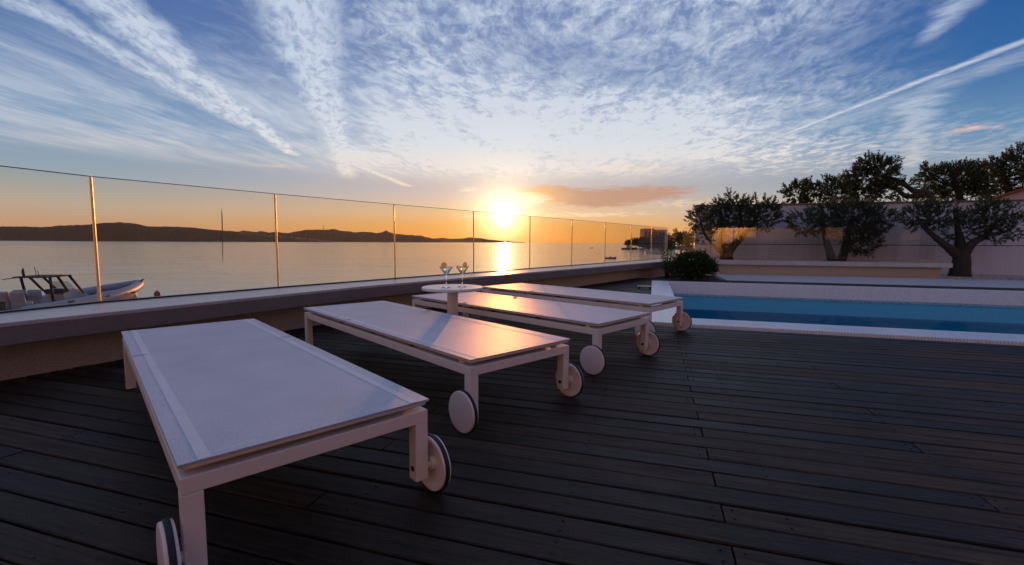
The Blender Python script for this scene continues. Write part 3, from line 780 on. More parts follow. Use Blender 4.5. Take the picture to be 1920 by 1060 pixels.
# trees beyond the wall
BG = 'trees beyond the boundary wall'
Y = 19; b = at(1500, 430, Y); b.z = 0
tree('evergreen_tree', b, [([b, at(1500, 380, Y), at(1502, 360, Y)], .1, .03)], [B(1500, 364, Y, 26, 17, 1.), B(1492, 362, Y, 15, 14, .3), B(1522, 377, Y, 14, 9, .3), B(1500, 390, Y, 20, 14, .4)], 130, 24, .13, .05, 61, M['pine'],
    'small round tree peeping over the wall, smallest beyond it', 'tree', BG)
Y = 18.5; b = at(1760, 440, Y); b.z = 0
tree('evergreen_tree', b, [([b, at(1745, 372, Y), at(1712, 358, Y), at(1682, 338, Y), at(1650, 330, Y)], .15, .05), ([at(1730, 365, Y), at(1700, 368, Y), at(1675, 352, Y), at(1640, 345, Y)], .13, .05), ([at(1725, 362, Y), at(1733, 350, Y), at(1736, 330, Y)], .05, .02), ([at(1712, 358, Y), at(1700, 345, Y), at(1692, 336, Y)], .05, .02)],
    [B(1640, 327, Y, 34, 32, 2.), B(1610, 344, Y, 30, 26, 1.4), B(1570, 359, Y, 28, 24, 1.1), B(1548, 354, Y, 12, 20, .4), B(1600, 364, Y, 50, 14, .9), B(1662, 314, Y, 16, 16, .5), B(1630, 307, Y, 16, 14, .4), B(1695, 347, Y, 16, 8, .25), B(1655, 359, Y, 24, 20, .7), B(1700, 377, Y, 30, 6, .3)],
    1150, 26, .092, .029, 62, M['pine'], 'big leaning tree with a slanting bare trunk beyond the wall', 'tree', BG)
Y = 19.5; b = at(1800, 440, Y); b.z = 0
tree('evergreen_tree', b, [([b, at(1800, 380, Y), at(1790, 340, Y), at(1795, 315, Y)], .2, .05), ([at(1790, 350, Y), at(1750, 335, Y), at(1738, 318, Y)], .07, .02)],
    [B(1790, 339, Y, 36, 34, 2.), B(1755, 344, Y, 24, 30, 1.), B(1825, 334, Y, 26, 32, 1.2), B(1742, 321, Y, 10, 14, .3), B(1800, 362, Y, 55, 18, 1.2)],
    1000, 26, .09, .028, 63, M['pine'], 'bushy upright tree beyond the wall, between the leaning tree and the red roof', 'tree', BG)
Y = 21; b = at(1890, 440, Y); b.z = 0
tree('evergreen_tree', b, [([b, at(1890, 370, Y), at(1885, 330, Y)], .2, .05)],
    [B(1880, 329, Y, 36, 40, 2.), B(1920, 319, Y, 36, 46, 2.), B(1850, 339, Y, 24, 30, 1.), B(1960, 329, Y, 36, 40, 1.), B(1915, 287, Y, 14, 12, .3)],
    1050, 26, .1, .032, 64, M['pine'], 'tallest dark tree behind the red tiled roof at the right edge', 'tree', BG)
# shrub by the pool corner
Y = 10.6; b = at(1298, 520, Y); b.z = .0
t = empty('shrub', b, 0, 'rounded dark green shrub by the far corner of the pool', 'shrub')
mb = MB()
for i in range(9):
    a = i*.7; limb(mb, [(0, 0, 0), (.2*math.cos(a), .15*math.sin(a), .25), (.42*math.cos(a), .3*math.sin(a), .42)], .02, .008, 6, i)
mb.build('stem', M['bark'], t)
cm = crown([(Vector(c)-b, r, q) for c, r, q in [B(1299, 499, Y, 33, 21, 3., .4), B(1276, 507, Y, 17, 13, 1., .3), B(1320, 505, Y, 17, 14, 1., .3), B(1296, 487, Y, 24, 10, .9, .3), B(1312, 488, Y, 10, 12, .3, .2)]], 900, 22, .05, .017, 77)
cm.build('foliage', M['shrub'], t)
Y = 10.9; b = at(1252, 521, Y); b.z = .0
t = empty('wispy_plant', b, 0, 'low wispy plant with thin stalks left of the rounded shrub', 'plant')
mb = MB(); rr = random.Random(5); lf = MB(); lf.keep = True
for i in range(26):
    a = rr.uniform(0, 6.28); h = rr.uniform(.25, .85); s = rr.uniform(.05, .3); p2 = Vector((s*math.cos(a), s*math.sin(a)*.6, h))
    mb.tube([(p2.x*.2, p2.y*.2, 0), (p2.x*.5, p2.y*.5, h*.55), tuple(p2)], [.005, .004, .002], 5)
    for j in range(16):
        q = p2*(.45+.55*j/16); leaf(lf, q, rsph(rr)+Vector((0, 0, .4)), .06, .02, rr)
mb.build('stalk', M['bark'], t); lf.build('foliage', M['shrub'], t)

# ------------------------------------------------------------------ house with the red roof, right edge
M['plaster'] = mat('pale_plaster', rough=.9, fn=speck((.55, .46, .42), .08, 12, .1, .01))
def roof_fn(k, b):
    v = objv(k); w = k.new('ShaderNodeTexWave', bands_direction='X'); w.inputs['Scale'].default_value = 1.6; k.l.new(v, w.inputs[0])
    n = k.noise(v, 6, 4, .6); k.l.new(k.mix(n, (.16, .05, .03), (.30, .11, .07)), b.inputs['Base Color']); bump(k, b, w.outputs['Fac'], .8, .05)
M['winglass'] = mat('window_glass', (.03, .03, .035), .15)
M['rooftile'] = mat('red_roof_tiles', rough=.8, fn=roof_fn)
Y = 17.5; e0 = at(1872, 379, Y); e1 = at(1990, 332, Y)
t = empty('house', (e1.x, Y, 0), 0, 'pale house with a sloping red tiled roof beyond the wall at the right edge', 'house')
t.rotation_euler = (0, 0, -R(46)); bx = e1.x; hx = 2.7
mb = MB()
prof = [(-hx+.15, 0), (-hx+.15, e0.z-.10), (0, e1.z-.10), (hx-.15, e0.z-.10), (hx-.15, 0)]
n = len(prof); mb.v += [(x, 0, z) for x, z in prof] + [(x, 6, z) for x, z in prof]
mb.face(range(n)); mb.face([n+i for i in range(n)][::-1])
for i in range(n): mb.face((i, (i+1) % n, n+(i+1) % n, n+i))
mb.build('wall', M['plaster'], t)
mb = MB()
for s in (-1, 1):
    q = [(s*(hx+.1), -.25, e0.z-.09), (0, -.25, e1.z), (0, 6.3, e1.z), (s*(hx+.1), 6.3, e0.z-.09)]
    b_ = len(mb.v); mb.v += q + [(x, y, z-.09) for x, y, z in q]
    for f in ((0,1,2,3),(7,6,5,4),(0,4,5,1),(1,5,6,2),(2,6,7,3),(3,7,4,0)): mb.face([b_+i for i in f])
mb.build('roof', M['rooftile'], t)

# ------------------------------------------------------------------ the terrace's own house, behind the camera: seen in the glass
HY = -5.2; M['villa'] = mat('villa_render', rough=.85, fn=speck((.78, .74, .69), .05, 10, .1, .01))
hs = empty('villa', (0, HY, 0), 0, 'pale villa with tall terrace windows, seen only as a reflection in the glass screens', 'house')
xs = [-9, -6.4, -5.6, -3.0, -2.2, .4, 1.2, 3.8, 4.6, 7.2, 8.0, 10.6, 11.4, 14.0, 14.8, 17.4]
for i in range(0, len(xs)-1):
    x0, x1 = xs[i]-.0, xs[i+1]
    if i % 2:  mb = MB(); mb.box(((x0+x1)/2, 0, 1.2), (x1-x0, .4, 2.4)); mb.build('pier', M['villa'], hs)
    else:
        mb = MB(); mb.box(((x0+x1)/2, -.15, 1.2), (x1-x0-.12, .03, 2.28)); w_ = mb.build('window', M['winglass'], hs)
        for q in (x0+.03, (x0+x1)/2, x1-.03): mb = MB(); mb.box((q, -.11, 1.2), (.06, .05, 2.4)); mb.build('frame', M['capdark'], w_)
mb = MB(); mb.box((4.2, 0, 2.85), (26.4, .5, .898)); mb.build('upper_wall', M['villa'], hs)
mb = MB(); mb.box((4.2, .35, 3.4), (26.8, 1.6, .2)); mb.build('roof', M['capdark'], hs)

# ------------------------------------------------------------------ headland: hotel, shore trees, boats
M['concrete'] = mat('hotel_concrete', rough=.9, fn=speck((.60, .26, .11), .1, .5))
M['darkglass'] = mat('dark_window', (.14, .07, .04), .6, spec=.1)
Y = 395
hc = at(1226, 440, Y)
hot = empty('hotel_building', (hc.x, hc.y, SEA+2), 0, 'blocky hotel tower with rows of balconies on the headland', 'hotel')
w = W(46, Y); zt = at(1226, 431, Y).z-(SEA+2); zb = -1
mb = MB(); mb.box((-w*.27, 0, (zt+zb)/2+.4), (w*.42, 12, zt-zb+.8)); mb.box((w*.22, 1.5, (zt+zb)/2), (w*.52, 10, zt-zb)); mb.build('wall', M['concrete'], hot)
mb = MB(); mb.box((w*.6, 2, (zt*.66+zb)/2), (w*.26, 9, zt*.66-zb)); mb.build('side_wing', M['concrete'], hot)
for fl in range(5):
    z = 3.2 + fl*(zt-4)/5
    for i in range(6):
        mb = MB(); mb.box((-w*.46 + w*.055 + i*w*.148, -6.02 if i < 3 else -3.52, z), (w*.1, .1, 1.5)); mb.build('window', M['darkglass'], hot)
    mb = MB(); mb.box((w*.22, -4.1, z-1.05), (w*.5, 1.1, .25)); mb.build('balcony', M['concrete'], hot)
SG = 'trees along the far headland shore'
labs = ['leftmost low tree at the tip of the headland', 'low rounded tree just left of the hotel tower', 'broad tree in front of the left corner of the hotel', 'wide dark tree in front of the middle of the hotel', 'tall tree in front of the right wing of the hotel',
        'pointed dark conifer right of the hotel', 'bushy tree between the conifer and the olive crown', 'wide shore tree right of the hotel, lowest by the water', 'big tree half hidden behind the pool shrub', 'low waterside tree below the middle of the hotel', 'broad waterside tree below the right wing of the hotel', 'small round tree filling the gap left of the hotel corner']
sp = [(1178, 456, 382, 7, 5), (1189, 454, 384, 8, 6), (1200, 454, 380, 9, 8), (1218, 455, 372, 12, 9), (1240, 452, 362, 14, 13), (1266, 447, 240, 8, 13), (1280, 449, 170, 12, 13), (1254, 459, 300, 12, 8), (1292, 452, 120, 12, 14), (1222, 461, 352, 14, 6), (1242, 461, 335, 15, 9), (1206, 458, 374, 10, 6)]
for i, (x, y, Y, rx, ry) in enumerate(sp):
    b = at(x, y, Y); b.z = SEA+1.2; c = at(x, y, Y); rr = random.Random(i)
    tp = at(x, y-ry*.3, Y)
    bl = [(c + Vector((rr.uniform(-.6, .6)*W(rx, Y), 0, rr.uniform(-.5, .4)*W(ry, Y))), (W(rx, Y)*.62, W(rx, Y)*.6, W(ry, Y)*.62), 1) for _ in range(6)] + [(c, (W(rx, Y)*.8, W(rx, Y)*.7, W(ry, Y)*.8), 2)]
    if i == 5: bl = [(at(x, y+ry*.6-ry*1.8*q, Y), (W(rx, Y)*(1-q*.85), W(rx, Y)*(1-q*.85), W(ry, Y)*.35), 1.2-q) for q in (0, .25, .5, .75, .98)]
    sc = W(rx, Y)
    tree('shore_tree', b, [([b, (b+tp)/2 + Vector((.05*sc, 0, 0)), tp], .08*sc, .02*sc)], bl, 330, 12, .17*sc, .09*sc, 100+i, M['pine'], labs[i], 'tree', SG)
M['boathull'] = mat('boat_hull_pale', (.5, .5, .52), .4)
M['boatdark'] = mat('boat_hull_dark', (.05, .05, .06), .5)
def small_boat(x, y, Lm, cabin, label, dark=False, rz=.1, mast=False):
    d = pxdir(x, y); s = (SEA-.82)/d.z; p = EYE + d*s
    t = empty('motor_boat', (p.x, p.y, SEA), rz, label, 'boat', 'boats moored off the headland')
    mb = MB(); N = 12; h = Lm*.1
    for i in range(N+1):
        u = i/N; hw = Lm*.15*(1-max(0, (u-.45)/.55)**2.2); zt = h*(1+.5*u*u)
        for q in ((-hw, zt), (-hw*.7, -.12*h), (0, -.5*h), (hw*.7, -.12*h), (hw, zt)): mb.v.append((Lm*(u-.5), q[0], q[1]))
    for i in range(N):
        for j in range(5): mb.face((i*5+j, i*5+(j+1) % 5, (i+1)*5+(j+1) % 5, (i+1)*5+j))
    mb.face(range(5)); mb.build('hull', M['boatdark' if dark else 'boathull'], t)
    if cabin:
        mb = MB(); mb.box((-.02*Lm, 0, h*1.55), (Lm*.36, Lm*.19, h*1.1), bev=.06*h); mb.build('cabin', M['boathull'], t)
        mb = MB(); mb.box((-.02*Lm, 0, h*1.75), (Lm*.365, Lm*.195, h*.35)); mb.build('window', M['winglass'], t)
        if cabin > 1: mb = MB(); mb.box((-.05*Lm, 0, h*2.7), (Lm*.26, Lm*.17, h*.2), bev=.03*h); mb.build('canopy', M['boatdark'], t)
        if cabin > 1:
            for sx in (-1, 1):
                for sy in (-1, 1): mb = MB(); mb.tube([(sx*Lm*.11-.05*Lm, sy*Lm*.07, h*2.), (sx*Lm*.11-.05*Lm, sy*Lm*.07, h*2.65)], .03*h+.02, 6); mb.build('canopy_post', M['boatdark'], t)
    else:
        mb = MB(); mb.box((-.05*Lm, 0, h*1.25), (Lm*.12, Lm*.1, h*1.1), bev=.05*h); mb.build('console', M['boathull'], t)
        mb = MB(); mb.box((-.5*Lm, 0, h*.9), (Lm*.07, Lm*.08, h*1.3), bev=.05*h); mb.build('outboard_motor', M['boatdark'], t)
    if mast: mb = MB(); mb.tube([(0, 0, h), (0, 0, h+Lm*.35)], .05, 6); mb.build('mast', M['boatdark'], t)
    return t
small_boat(1109, 465.5, 2.6, 0, 'tiny open boat farthest out left of the headland boats', True)
small_boat(1145, 485, 2.9, 0, 'dark dinghy nearest the glass, alone on the water', True, .05)
small_boat(1180, 468, 9.5, 2, 'long motor cruiser with a canopy left of the hotel', True, .02)
small_boat(1211, 468.5, 2.8, 0, 'small pale skiff below the hotel tower', False, .1)
small_boat(1229, 475.5, 8.2, 1, 'pale cabin boat nearest the shrub', False, .0)

# ------------------------------------------------------------------ inflatable boat at its mooring
def rib():
    t = empty('inflatable_boat', (-25.3, 26.9, SEA), R(94), 'grey inflatable speedboat with a black T-top and slanted struts', 'boat')
    M['rubgrey'] = mat('grey_tube_rubber', rough=.5, fn=speck((.22, .27, .34), .05, 8))
    M['gel'] = mat('white_gelcoat', (.42, .45, .50), .3); M['blk'] = mat('black_alloy', (.012, .012, .013), .7, spec=.15)
    M['hullc'] = mat('hull_tan', (.30, .20, .14), .4); M['uph'] = mat('grey_upholstery', rough=.6, fn=speck((.26, .29, .34), .05, 20)); M['teak'] = mat('teak_sole', rough=.6, fn=speck((.30, .19, .11), .1, 20))
    HB = 1.25
    def tubeline(sg):
        pts = []
        for i in range(15):
            u = i/14; x = -5.2+9.5*u; y = sg*HB*(1-max(0, (u-.55)/.45)**2.4); z = .52+.50*max(0, u-.25)**1.5*1.5
            pts.append((x, y, z))
        return pts
    L, Rr = tubeline(1), tubeline(-1)
    pts = L[:-1]+[(4.36, .0, L[-1][2]+.02)]+Rr[:-1][::-1]
    rad = [.12]+[.29]*(len(pts)-2)+[.12]
    MB().tube(smooth3(pts, 3), [.29*min(1, .35+min(i, 3*(len(pts)-1)-i)*.3) for i in range(3*(len(pts)-1)+1)], 14).build('collar_tube', M['rubgrey'], t)
    mb = MB(); n = 15
    for i in range(n):
        u = i/14; x = -5.15+9.4*u; hw = (HB-.05)*(1-max(0, (u-.55)/.45)**2.4); zt = tubeline(1)[i][2]-.1; kz = -.35+.9*max(0, u-.6)**1.6*2.3
        for q in ((-hw, zt), (-hw*.85, zt-.4 if zt-.4 > kz else kz), (0, kz), (hw*.85, zt-.4 if zt-.4 > kz else kz), (hw, zt)): mb.v.append((x, q[0], q[1]))
    for i in range(n-1):
        for j in range(4): mb.face((i*5+j, i*5+j+1, (i+1)*5+j+1, (i+1)*5+j))
    mb.face(range(5)); mb.build('hull', M['hullc'], t)
    mb = MB(); mb.poly([(-5.0, -1.1, .36), (1.2, -1.1, .40), (3.6, -.25, .6), (3.6, .25, .6), (1.2, 1.1, .40), (-5.0, 1.1, .36)]); mb.build('cockpit_sole', M['teak'], t)
    mb = MB(); mb.box((2.3, 0, .62), (1.9, .9, .32), bev=.1); mb.build('bow_cushion', M['uph'], t)
    for sg in (-1, 1):
        mb = MB(); mb.box((3.5, sg*.62, 1.05), (.5, .12, .06), bev=.02); mb.build('grab_handle', M['blk'], t)
        for x in (-2.6, -.2, 1.8): mb = MB(); mb.box((x, sg*1.5, .72), (.35, .06, .1), bev=.02); mb.build('grab_handle', M['blk'], t)
    # console with sloping front
    mb = MB(); pr = [(-1.15, .4), (-1.15, 1.05), (-.85, 1.28), (-.45, 1.30), (.55, .72), (.75, .5), (.75, .4)]
    n = len(pr)
    for y in (-.55, .55): mb.v += [(x, y*(1 if z < 1 else .85), z) for x, z in pr]
    mb.face(range(n)); mb.face([n+i for i in range(n)][::-1])
    for i in range(n): mb.face((i, (i+1) % n, n+(i+1) % n, n+i))
    mb.build('console', M['gel'], t)
    mb = MB(); mb.box((-1.02, 0, 1.18), (.5, .95, .26), bev=.08); mb.build('dashboard', M['blk'], t)
    Mx = Matrix.Translation((-.95, 0, 1.05)) @ Matrix.Rotation(R(-55), 4, 'Y')
    mb = MB(); mb.tube([Mx @ Vector((0+.02, .19*math.cos(a), .19*math.sin(a))) for a in [i*math.pi/8 for i in range(17)]], .018, 6, cap=False); mb.build('steering_wheel', M['blk'], t)
    M['wind'] = glass_mat('windscreen', (.55, .6, .62))
    mb = MB(); mb.poly([(-.42, -.5, 1.31), (-.42, .5, 1.31), (-.85, .45, 1.72), (-.85, -.45, 1.72)]); mb.build('windscreen', M['wind'], t)
    # seats
    for x in (-3.35, -2.45):
        for y in (-.36, .36):
            mb = MB(); mb.box((x, y, .68), (.55, .62, .5), bev=.08)
            mb.boxm(Matrix.Translation((x-.2, y, 1.12)) @ Matrix.Rotation(R(-8), 4, 'Y'), (.2, .6, .62), bev=.07); mb.build('seat', M['uph'], t)
    # T-top
    mb = MB(); mb.box((-1.72, 0, 2.06), (1.6, 1.6, .07), bev=.025); mb.build('canopy', M['blk'], t)
    mb = MB(); mb.tube([(-2.5, .5, 2.05), (-3.3, .5, 2.02)], [.03, .02], 6); mb.build('rod_holder', M['blk'], t)
    for sg in (-1, 1):
        for a, b in (((-2.15, 2.03), (-1.95, .45)), ((-1.7, 2.03), (-1.05, 1.2)), ((-1.0, 2.03), (-.05, .98))):
            mb = MB(); mb.tube([(a[0], sg*.72, a[1]), (b[0], sg*.62, b[1])], .062, 8); mb.build('strut', M['blk'], t)
    mb = MB(); mb.tube([(-2.42, .3, 2.08), (-2.46, .3, 2.35), (-2.44, .3, 2.55)], [.05, .06, .02], 8); mb.build('light_mast', M['blk'], t)
    for x, y, h in ((-2.15, -.2, .3), (-1.75, .3, .5)): mb = MB(); mb.tube([(x, y, 2.08), (x-.08, y, 2.08+h)], .014, 6); mb.build('antenna', M['blk'], t)
    for y in (-.4, .4):
        mb = MB(); mb.box((-4.55, y, .75), (.5, .5, .6), bev=.14); mb.box((-4.6, y, .2), (.22, .16, .7), bev=.04); mb.build('outboard_motor', M['blk'], t)
    for o_ in t.children:
        if o_.name.split('.')[0] in ('console', 'dashboard', 'steering_wheel', 'windscreen', 'seat', 'canopy', 'rod_holder', 'strut', 'light_mast', 'antenna', 'outboard_motor'): o_.location.x -= .68
    return t
rib()
def gull():
    b = at(262, 534.5, 31.0)
    t = empty('gull', b, R(20), 'small gull perched on the bow of the inflatable boat', 'bird')
    M['gull'] = mat('gull_grey', (.16, .14, .13), .8)
    me = bpy.data.meshes.new('body')
    pts = [(-.30, 0, .20, .015), (-.2, 0, .2, .05), (-.06, 0, .19, .085), (.06, 0, .2, .08), (.13, 0, .27, .048), (.16, 0, .33, .05), (.22, 0, .33, .022), (.27, 0, .325, .008)]
    me.from_pydata([p[:3] for p in pts] + [(-.02, .03, .0), (-.02, -.03, .0)], [(i, i+1) for i in range(7)] + [(2, 8), (2, 9)], [])
    o = link(bpy.data.objects.new('body', me)); o.parent = t; me.materials.append(M['gull'])
    o.modifiers.new('Skin', 'SKIN'); sk = me.skin_vertices[0].data
    for i, p in enumerate(pts): sk[i].radius = (p[3], p[3])
    sk[8].radius = sk[9].radius = (.012, .012); sk[2].use_root = True
    s = o.modifiers.new('Sub', 'SUBSURF'); s.levels = s.render_levels = 2
    t.scale = (1.15,)*3
gull()
d = pxdir(295, 554); s = (SEA-.82)/d.z; p = EYE+d*s
M['buoy'] = mat('red_buoy', (.22, .05, .03), .6)
t = empty('buoy', (p.x, p.y, SEA), 0, 'small dark red mooring buoy off the boat bow', 'buoy')
MB().lathe([(.001, -.15), (.16, -.1), (.21, .05), (.2, .18), (.12, .28), (.06, .31), (.001, .32)], n=16).build('float', M['buoy'], t)
MB().tube([(.05*math.cos(a), 0, .34+.05*math.sin(a)) for a in [i*math.pi/6 for i in range(13)]], .012, 6).build('ring', M['blk'], t)

# ------------------------------------------------------------------ sun loungers
LL, LWD, LH = 2.06, .655, .32
def wheel(root, x, sg):
    """disc wheel outside the leg; sg = -1 / +1 for the long side it stands on"""
    r = .094; y0 = sg*(LWD/2+.006)
    Mx = Matrix.Rotation(R(90), 4, 'X')                   # lathe axis z -> -y
    Mx = Matrix.Rotation(R(-90*sg), 4, 'X')               # lathe +z points outwards
    c = Vector((x, y0, r))
    ty = MB().lathe([(r-.010, .0095), (r-.001, .010), (r, .012), (r, .021), (r-.001, .0235), (r-.010, .0245)], c, 48, Mx)
    w = ty.build('wheel', M['rubber'], root)
    MB().lathe([(.0005, .0325), (r-.012, .0325), (r-.006, .0312), (r-.004, .028), (r-.004, .0235), (r-.02, .023)], c, 48, Mx).build('hub_cap', M['powder'], w)
    MB().lathe([(r-.0045, .011), (r-.0045, .006), (r-.006, .0035), (r-.014, .003), (r-.020, .005), (r-.026, .017), (.024, .019), (.022, .004), (.0005, .003)], c, 48, Mx).build('rim', M['powder'], w)
    MB().lathe([(.012, -.012), (.012, .019)], c, 16, Mx).build('axle', M['powder'], w)
def make_lounger(label):
    t = empty('sun_lounger', (0, 0, 0), 0, label, 'sun lounger', 'white sun loungers in a row on the deck')
    fx, fy = LL/2-.004, LWD/2-.003                         # base frame outer half size
    bt = LH-.035; bh = .040; bw = .044                      # top of the base frame, its height, its width
    mb = MB()
    for sg in (-1, 1): mb.box((0, sg*(fy-bw/2), bt-bh/2), (2*fx-2*bw-.001, bw, bh), bev=.0025)
    for sg in (-1, 1): mb.box((sg*(fx-bw/2), 0, bt-bh/2), (bw, 2*fy, bh), bev=.0025)
    for x in (-.45, .25): mb.box((x, 0, bt-bh/2-.002), (.03, 2*fy-2*bw, .03))
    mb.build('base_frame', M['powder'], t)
    for sx in (-1, 1):
        for sg in (-1, 1):
            z0 = .055 if sx < 0 else 0.003
            mb = MB(); mb.box((sx*(fx-bw/2), sg*(fy-bw/2), (z0+bt-bh)/2), (bw, bw, bt-bh-z0-.001), bev=.0025); lg = mb.build('leg', M['powder'], t)
            if sx < 0:
                c = Vector((-(fx-bw/2), sg*(fy-bw-.0005), .094))
                MB().lathe([(.009, -.002), (.009, .0015), (.0005, .0015)], c, 14, Matrix.Rotation(R(90*sg), 4, 'X')).build('bolt', M['bolt'], lg)
    for sg in (-1, 1): wheel(t, -(fx-bw/2)-.004, sg)
    # sling frame (round tube) under the cloth, and spacers that hold it off the base
    zt = LH-.0105; hx, hy = LL/2-.012, LWD/2-.012
    mb = MB()
    for sg in (-1, 1): mb.tube([(-hx, sg*hy, zt), (hx, sg*hy, zt)], .0095, 10)
    for sg in (-1, 1): mb.tube([(sg*hx, -hy, zt), (sg*hx, hy, zt)], .0095, 10)
    mb.tube([(.28, -hy, zt-.006), (.28, hy, zt-.006)], .008, 8); mb.tube([(.31, -hy, zt-.006), (.31, hy, zt-.006)], .008, 8)
    mb.tube([(-.9, -hy+.05, zt-.012), (-.2, -hy+.05, zt-.012)], .006, 6); mb.tube([(-.9, hy-.05, zt-.012), (-.2, hy-.05, zt-.012)], .006, 6)
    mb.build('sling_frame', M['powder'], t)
    for x in (-.93, -.5, -.05, .4, .93):
        for sg in (-1, 1):
            mb = MB(); mb.box((x, sg*(fy-.03), (bt+zt-.008)/2), (.03, .016, zt-.008-bt+.002)); mb.build('spacer', M['bolt' if abs(x) < .9 else 'powder'], t)
    # cloth: slight sag, wrapped over the side tubes
    mb = MB(); nx, ny = 48, 20
    for i in range(nx+1):
        for j in range(ny+1):
            u = i/nx*2-1; v = j/ny*2-1
            z = LH - .0032*(1-abs(v)**2.2)*(1-abs(u)**6) - .0012*math.exp(-((u*LL/2-.295)/.02)**2)
            mb.v.append((u*LL/2, v*LWD/2, z))
    for i in range(nx):
        for j in range(ny):
            a = i*(ny+1)+j; mb.face((a, a+ny+1, a+ny+2, a+1), 0, True)
    # turned-down hem round the edge
    ring = [i*(ny+1) for i in range(nx+1)] + [nx*(ny+1)+j for j in range(1, ny+1)] + [i*(ny+1)+ny for i in range(nx-1, -1, -1)] + [j for j in range(ny-1, 0, -1)]
    b = len(mb.v)
    for q in ring: x, y, z = mb.v[q]; mb.v.append((x*.9985, y*.997, z-.008))
    for i in range(len(ring)): i2 = (i+1) % len(ring); mb.face((ring[i], ring[i2], b+i2, b+i), 0, True)
    sl = mb.build('sling', M['fabric'], t)
    for sg in (-1, 1):
        mb = MB(); N = 40; yb = sg*(LWD/2-.052)
        for i in range(N+1):
            u = i/N*2-1; x = u*(LL/2-.002)
            for y in (yb-.013, yb+.013):
                v = y/(LWD/2); z = LH - .0032*(1-abs(v)**2.2)*(1-abs(u)**6) + .0006
                mb.v.append((x, y, z))
        for i in range(N): mb.face((2*i, 2*i+1, 2*i+3, 2*i+2), 0, True)
        mb.build('seam', M['seam'], sl)
        mb = MB(); mb.tube([(.295, sg*(LWD/2-.005), LH+.001), (.297, sg*(LWD/2-.045), LH+.0035), (.292, sg*(LWD/2-.05), LH+.002)], .0028, 6); mb.build('clip', M['clip'], sl)
    for u in (-1, 1):
        mb = MB(); mb.box((u*(LL/2-.030), 0, LH-.0012), (.004, LWD-.07, .002)); mb.build('stitching', M['seam'], sl)
    return t
spots = [((-1.205, 1.957), -43., 'white sun lounger nearest the camera, wholly in shade'),
         ((-.633, 2.894), -42.7, 'white sun lounger with a sunlit patch, second from the camera, before the round table'),
         ((.030, 3.755), -45.6, 'white sun lounger third from the camera, just behind the round table'),
         ((.625, 4.70), -46., 'white sun lounger farthest from the camera, its wheel beside the tiled pool rim')]
proto = make_lounger(spots[0][2])
for i, ((x, y), a, lb) in enumerate(spots):
    o = proto if i == 0 else copy_tree(proto)
    o['label'] = lb; o.location = (x, y, .001); o.rotation_euler = (0, 0, math.atan2(math.cos(R(a)), math.sin(R(a))))

# ------------------------------------------------------------------ side table with two cocktails
TX, TY, TZ = -.452, 3.47, .482
t = empty('side_table', (TX, TY, 0), 0, 'white round pedestal table between the second and third loungers', 'side table')
r = .232
MB().lathe([(.0005, TZ-.022), (r-.008, TZ-.022), (r-.002, TZ-.019), (r, TZ-.013), (r, TZ-.008), (r-.002, TZ-.003), (r-.006, TZ), (.0005, TZ)], n=72).build('tabletop', M['tableW'], t)
MB().lathe([(.041, .022), (.041, TZ-.0215)], n=36).build('pedestal', M['powder'], t)
MB().lathe([(.0005, .001), (.17, .001), (.175, .006), (.175, .016), (.170, .021), (.0005, .0225)], n=48).build('base_plate', M['powder'], t)
def liquid(name, c):
    return clear_glass(name, c, 1.33)
M['blue'] = liquid('blue_drink', (.45, .68, .72)); M['yellow'] = liquid('yellow_drink', (.88, .74, .22))
def slice_fn(k, b):
    v = objv(k); x, y, z = k.sep(v)
    rr = k.m('SQRT', k.add(k.mul(x, x), k.mul(z, z))); an = k.m('ARCTAN2', z, x)
    seg = k.m('ABSOLUTE', k.m('SUBTRACT', k.m('FRACT', k.mul(an, 9/(2*math.pi))), .5))
    pulp = k.mul(k.m('LESS_THAN', rr, .0160), k.m('GREATER_THAN', k.m('SUBTRACT', .5, seg), .06), k.m('GREATER_THAN', rr, .002))
    c = k.mix(pulp, (.95, .86, .60), (.96, .68, .20)); c = k.mix(k.m('GREATER_THAN', rr, .0188), c, (.55, .16, .01)); k.l.new(c, b.inputs['Base Color'])
    b.inputs['Subsurface Weight'].default_value = 0
M['slice'] = mat('orange_slice', rough=.4, fn=slice_fn)
k_ = NT(M['slice'].node_tree); b_ = k_.n['Principled BSDF']; tl_ = k_.new('ShaderNodeBsdfTranslucent'); mx_ = k_.new('ShaderNodeMixShader'); mx_.inputs[0].default_value = .6
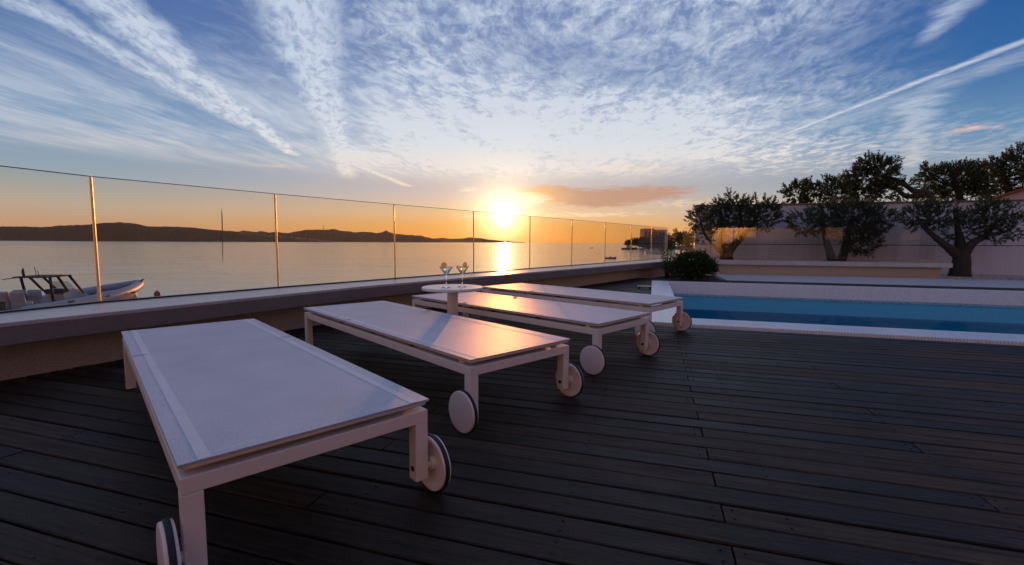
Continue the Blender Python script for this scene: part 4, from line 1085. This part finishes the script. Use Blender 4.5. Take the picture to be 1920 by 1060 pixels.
k_.l.new(b_.inputs['Base Color'].links[0].from_socket, tl_.inputs[0]); k_.l.new(b_.outputs[0], mx_.inputs[1]); k_.l.new(tl_.outputs[0], mx_.inputs[2]); k_.l.new(mx_.outputs[0], k_.n['Material Output'].inputs[0])
def cocktail(x, y, liq, label, sx, tilt):
    t = empty('cocktail_glass', (x, y, TZ+.0005), 0, label, 'cocktail glass', 'cocktails on the side table')
    H = .158; rr = .053; zb = .092
    MB().lathe([(.0005, .0), (.034, .0), (.035, .002), (.02, .005), (.006, .010), (.0035, .018), (.0033, zb-.012), (.006, zb-.002), (.012, zb+.006), (rr, H), (rr-.0012, H+.0004), (.0115, zb+.0085), (.0005, zb+.001)], n=40).build('glass', M['cup'], t)
    f = .68; zl = zb+.007+(H-zb-.006)*f; rl = .0105+(rr-.013)*f
    MB().lathe([(.0005, zb+.003), (.0095, zb+.0085), (rl, zl), (.0005, zl)], n=40).build('drink', M[liq], t)
    s = MB().lathe([(.0005, -.0024), (.0198, -.0024), (.0208, -.0013), (.0208, .0013), (.0198, .0024), (.0005, .0024)], n=36, M=Matrix.Rotation(R(90), 4, 'X')).build('orange_slice', M['slice'], t)
    s.location = (sx, -.012, H+.010); s.rotation_euler = (R(-12), 0, R(tilt))
cocktail(TX-.037, TY-.07, 'blue', 'martini glass holding a bluish drink with an orange slice on the rim', -.014, 20)
cocktail(TX+.075, TY+.0, 'yellow', 'martini glass holding a golden drink with an orange slice on the rim', .02, -40)

# ------------------------------------------------------------------ evening haze over the bay
hm = bpy.data.materials.new('haze'); hm.use_nodes = True; k_ = NT(hm.node_tree); k_.n.clear()
o_ = k_.new('ShaderNodeOutputMaterial'); v_ = k_.new('ShaderNodeVolumePrincipled')
v_.inputs['Color'].default_value = (.92, .90, .88, 1); v_.inputs['Density'].default_value = 7e-6; v_.inputs['Anisotropy'].default_value = .55
k_.l.new(v_.outputs[0], o_.inputs['Volume'])
mb = MB(); mb.box((0, 7000, 110), (29000, 14900, 240)); tag(mb.build('haze', hm), 'thin evening haze over the bay', 'haze', kind='stuff')
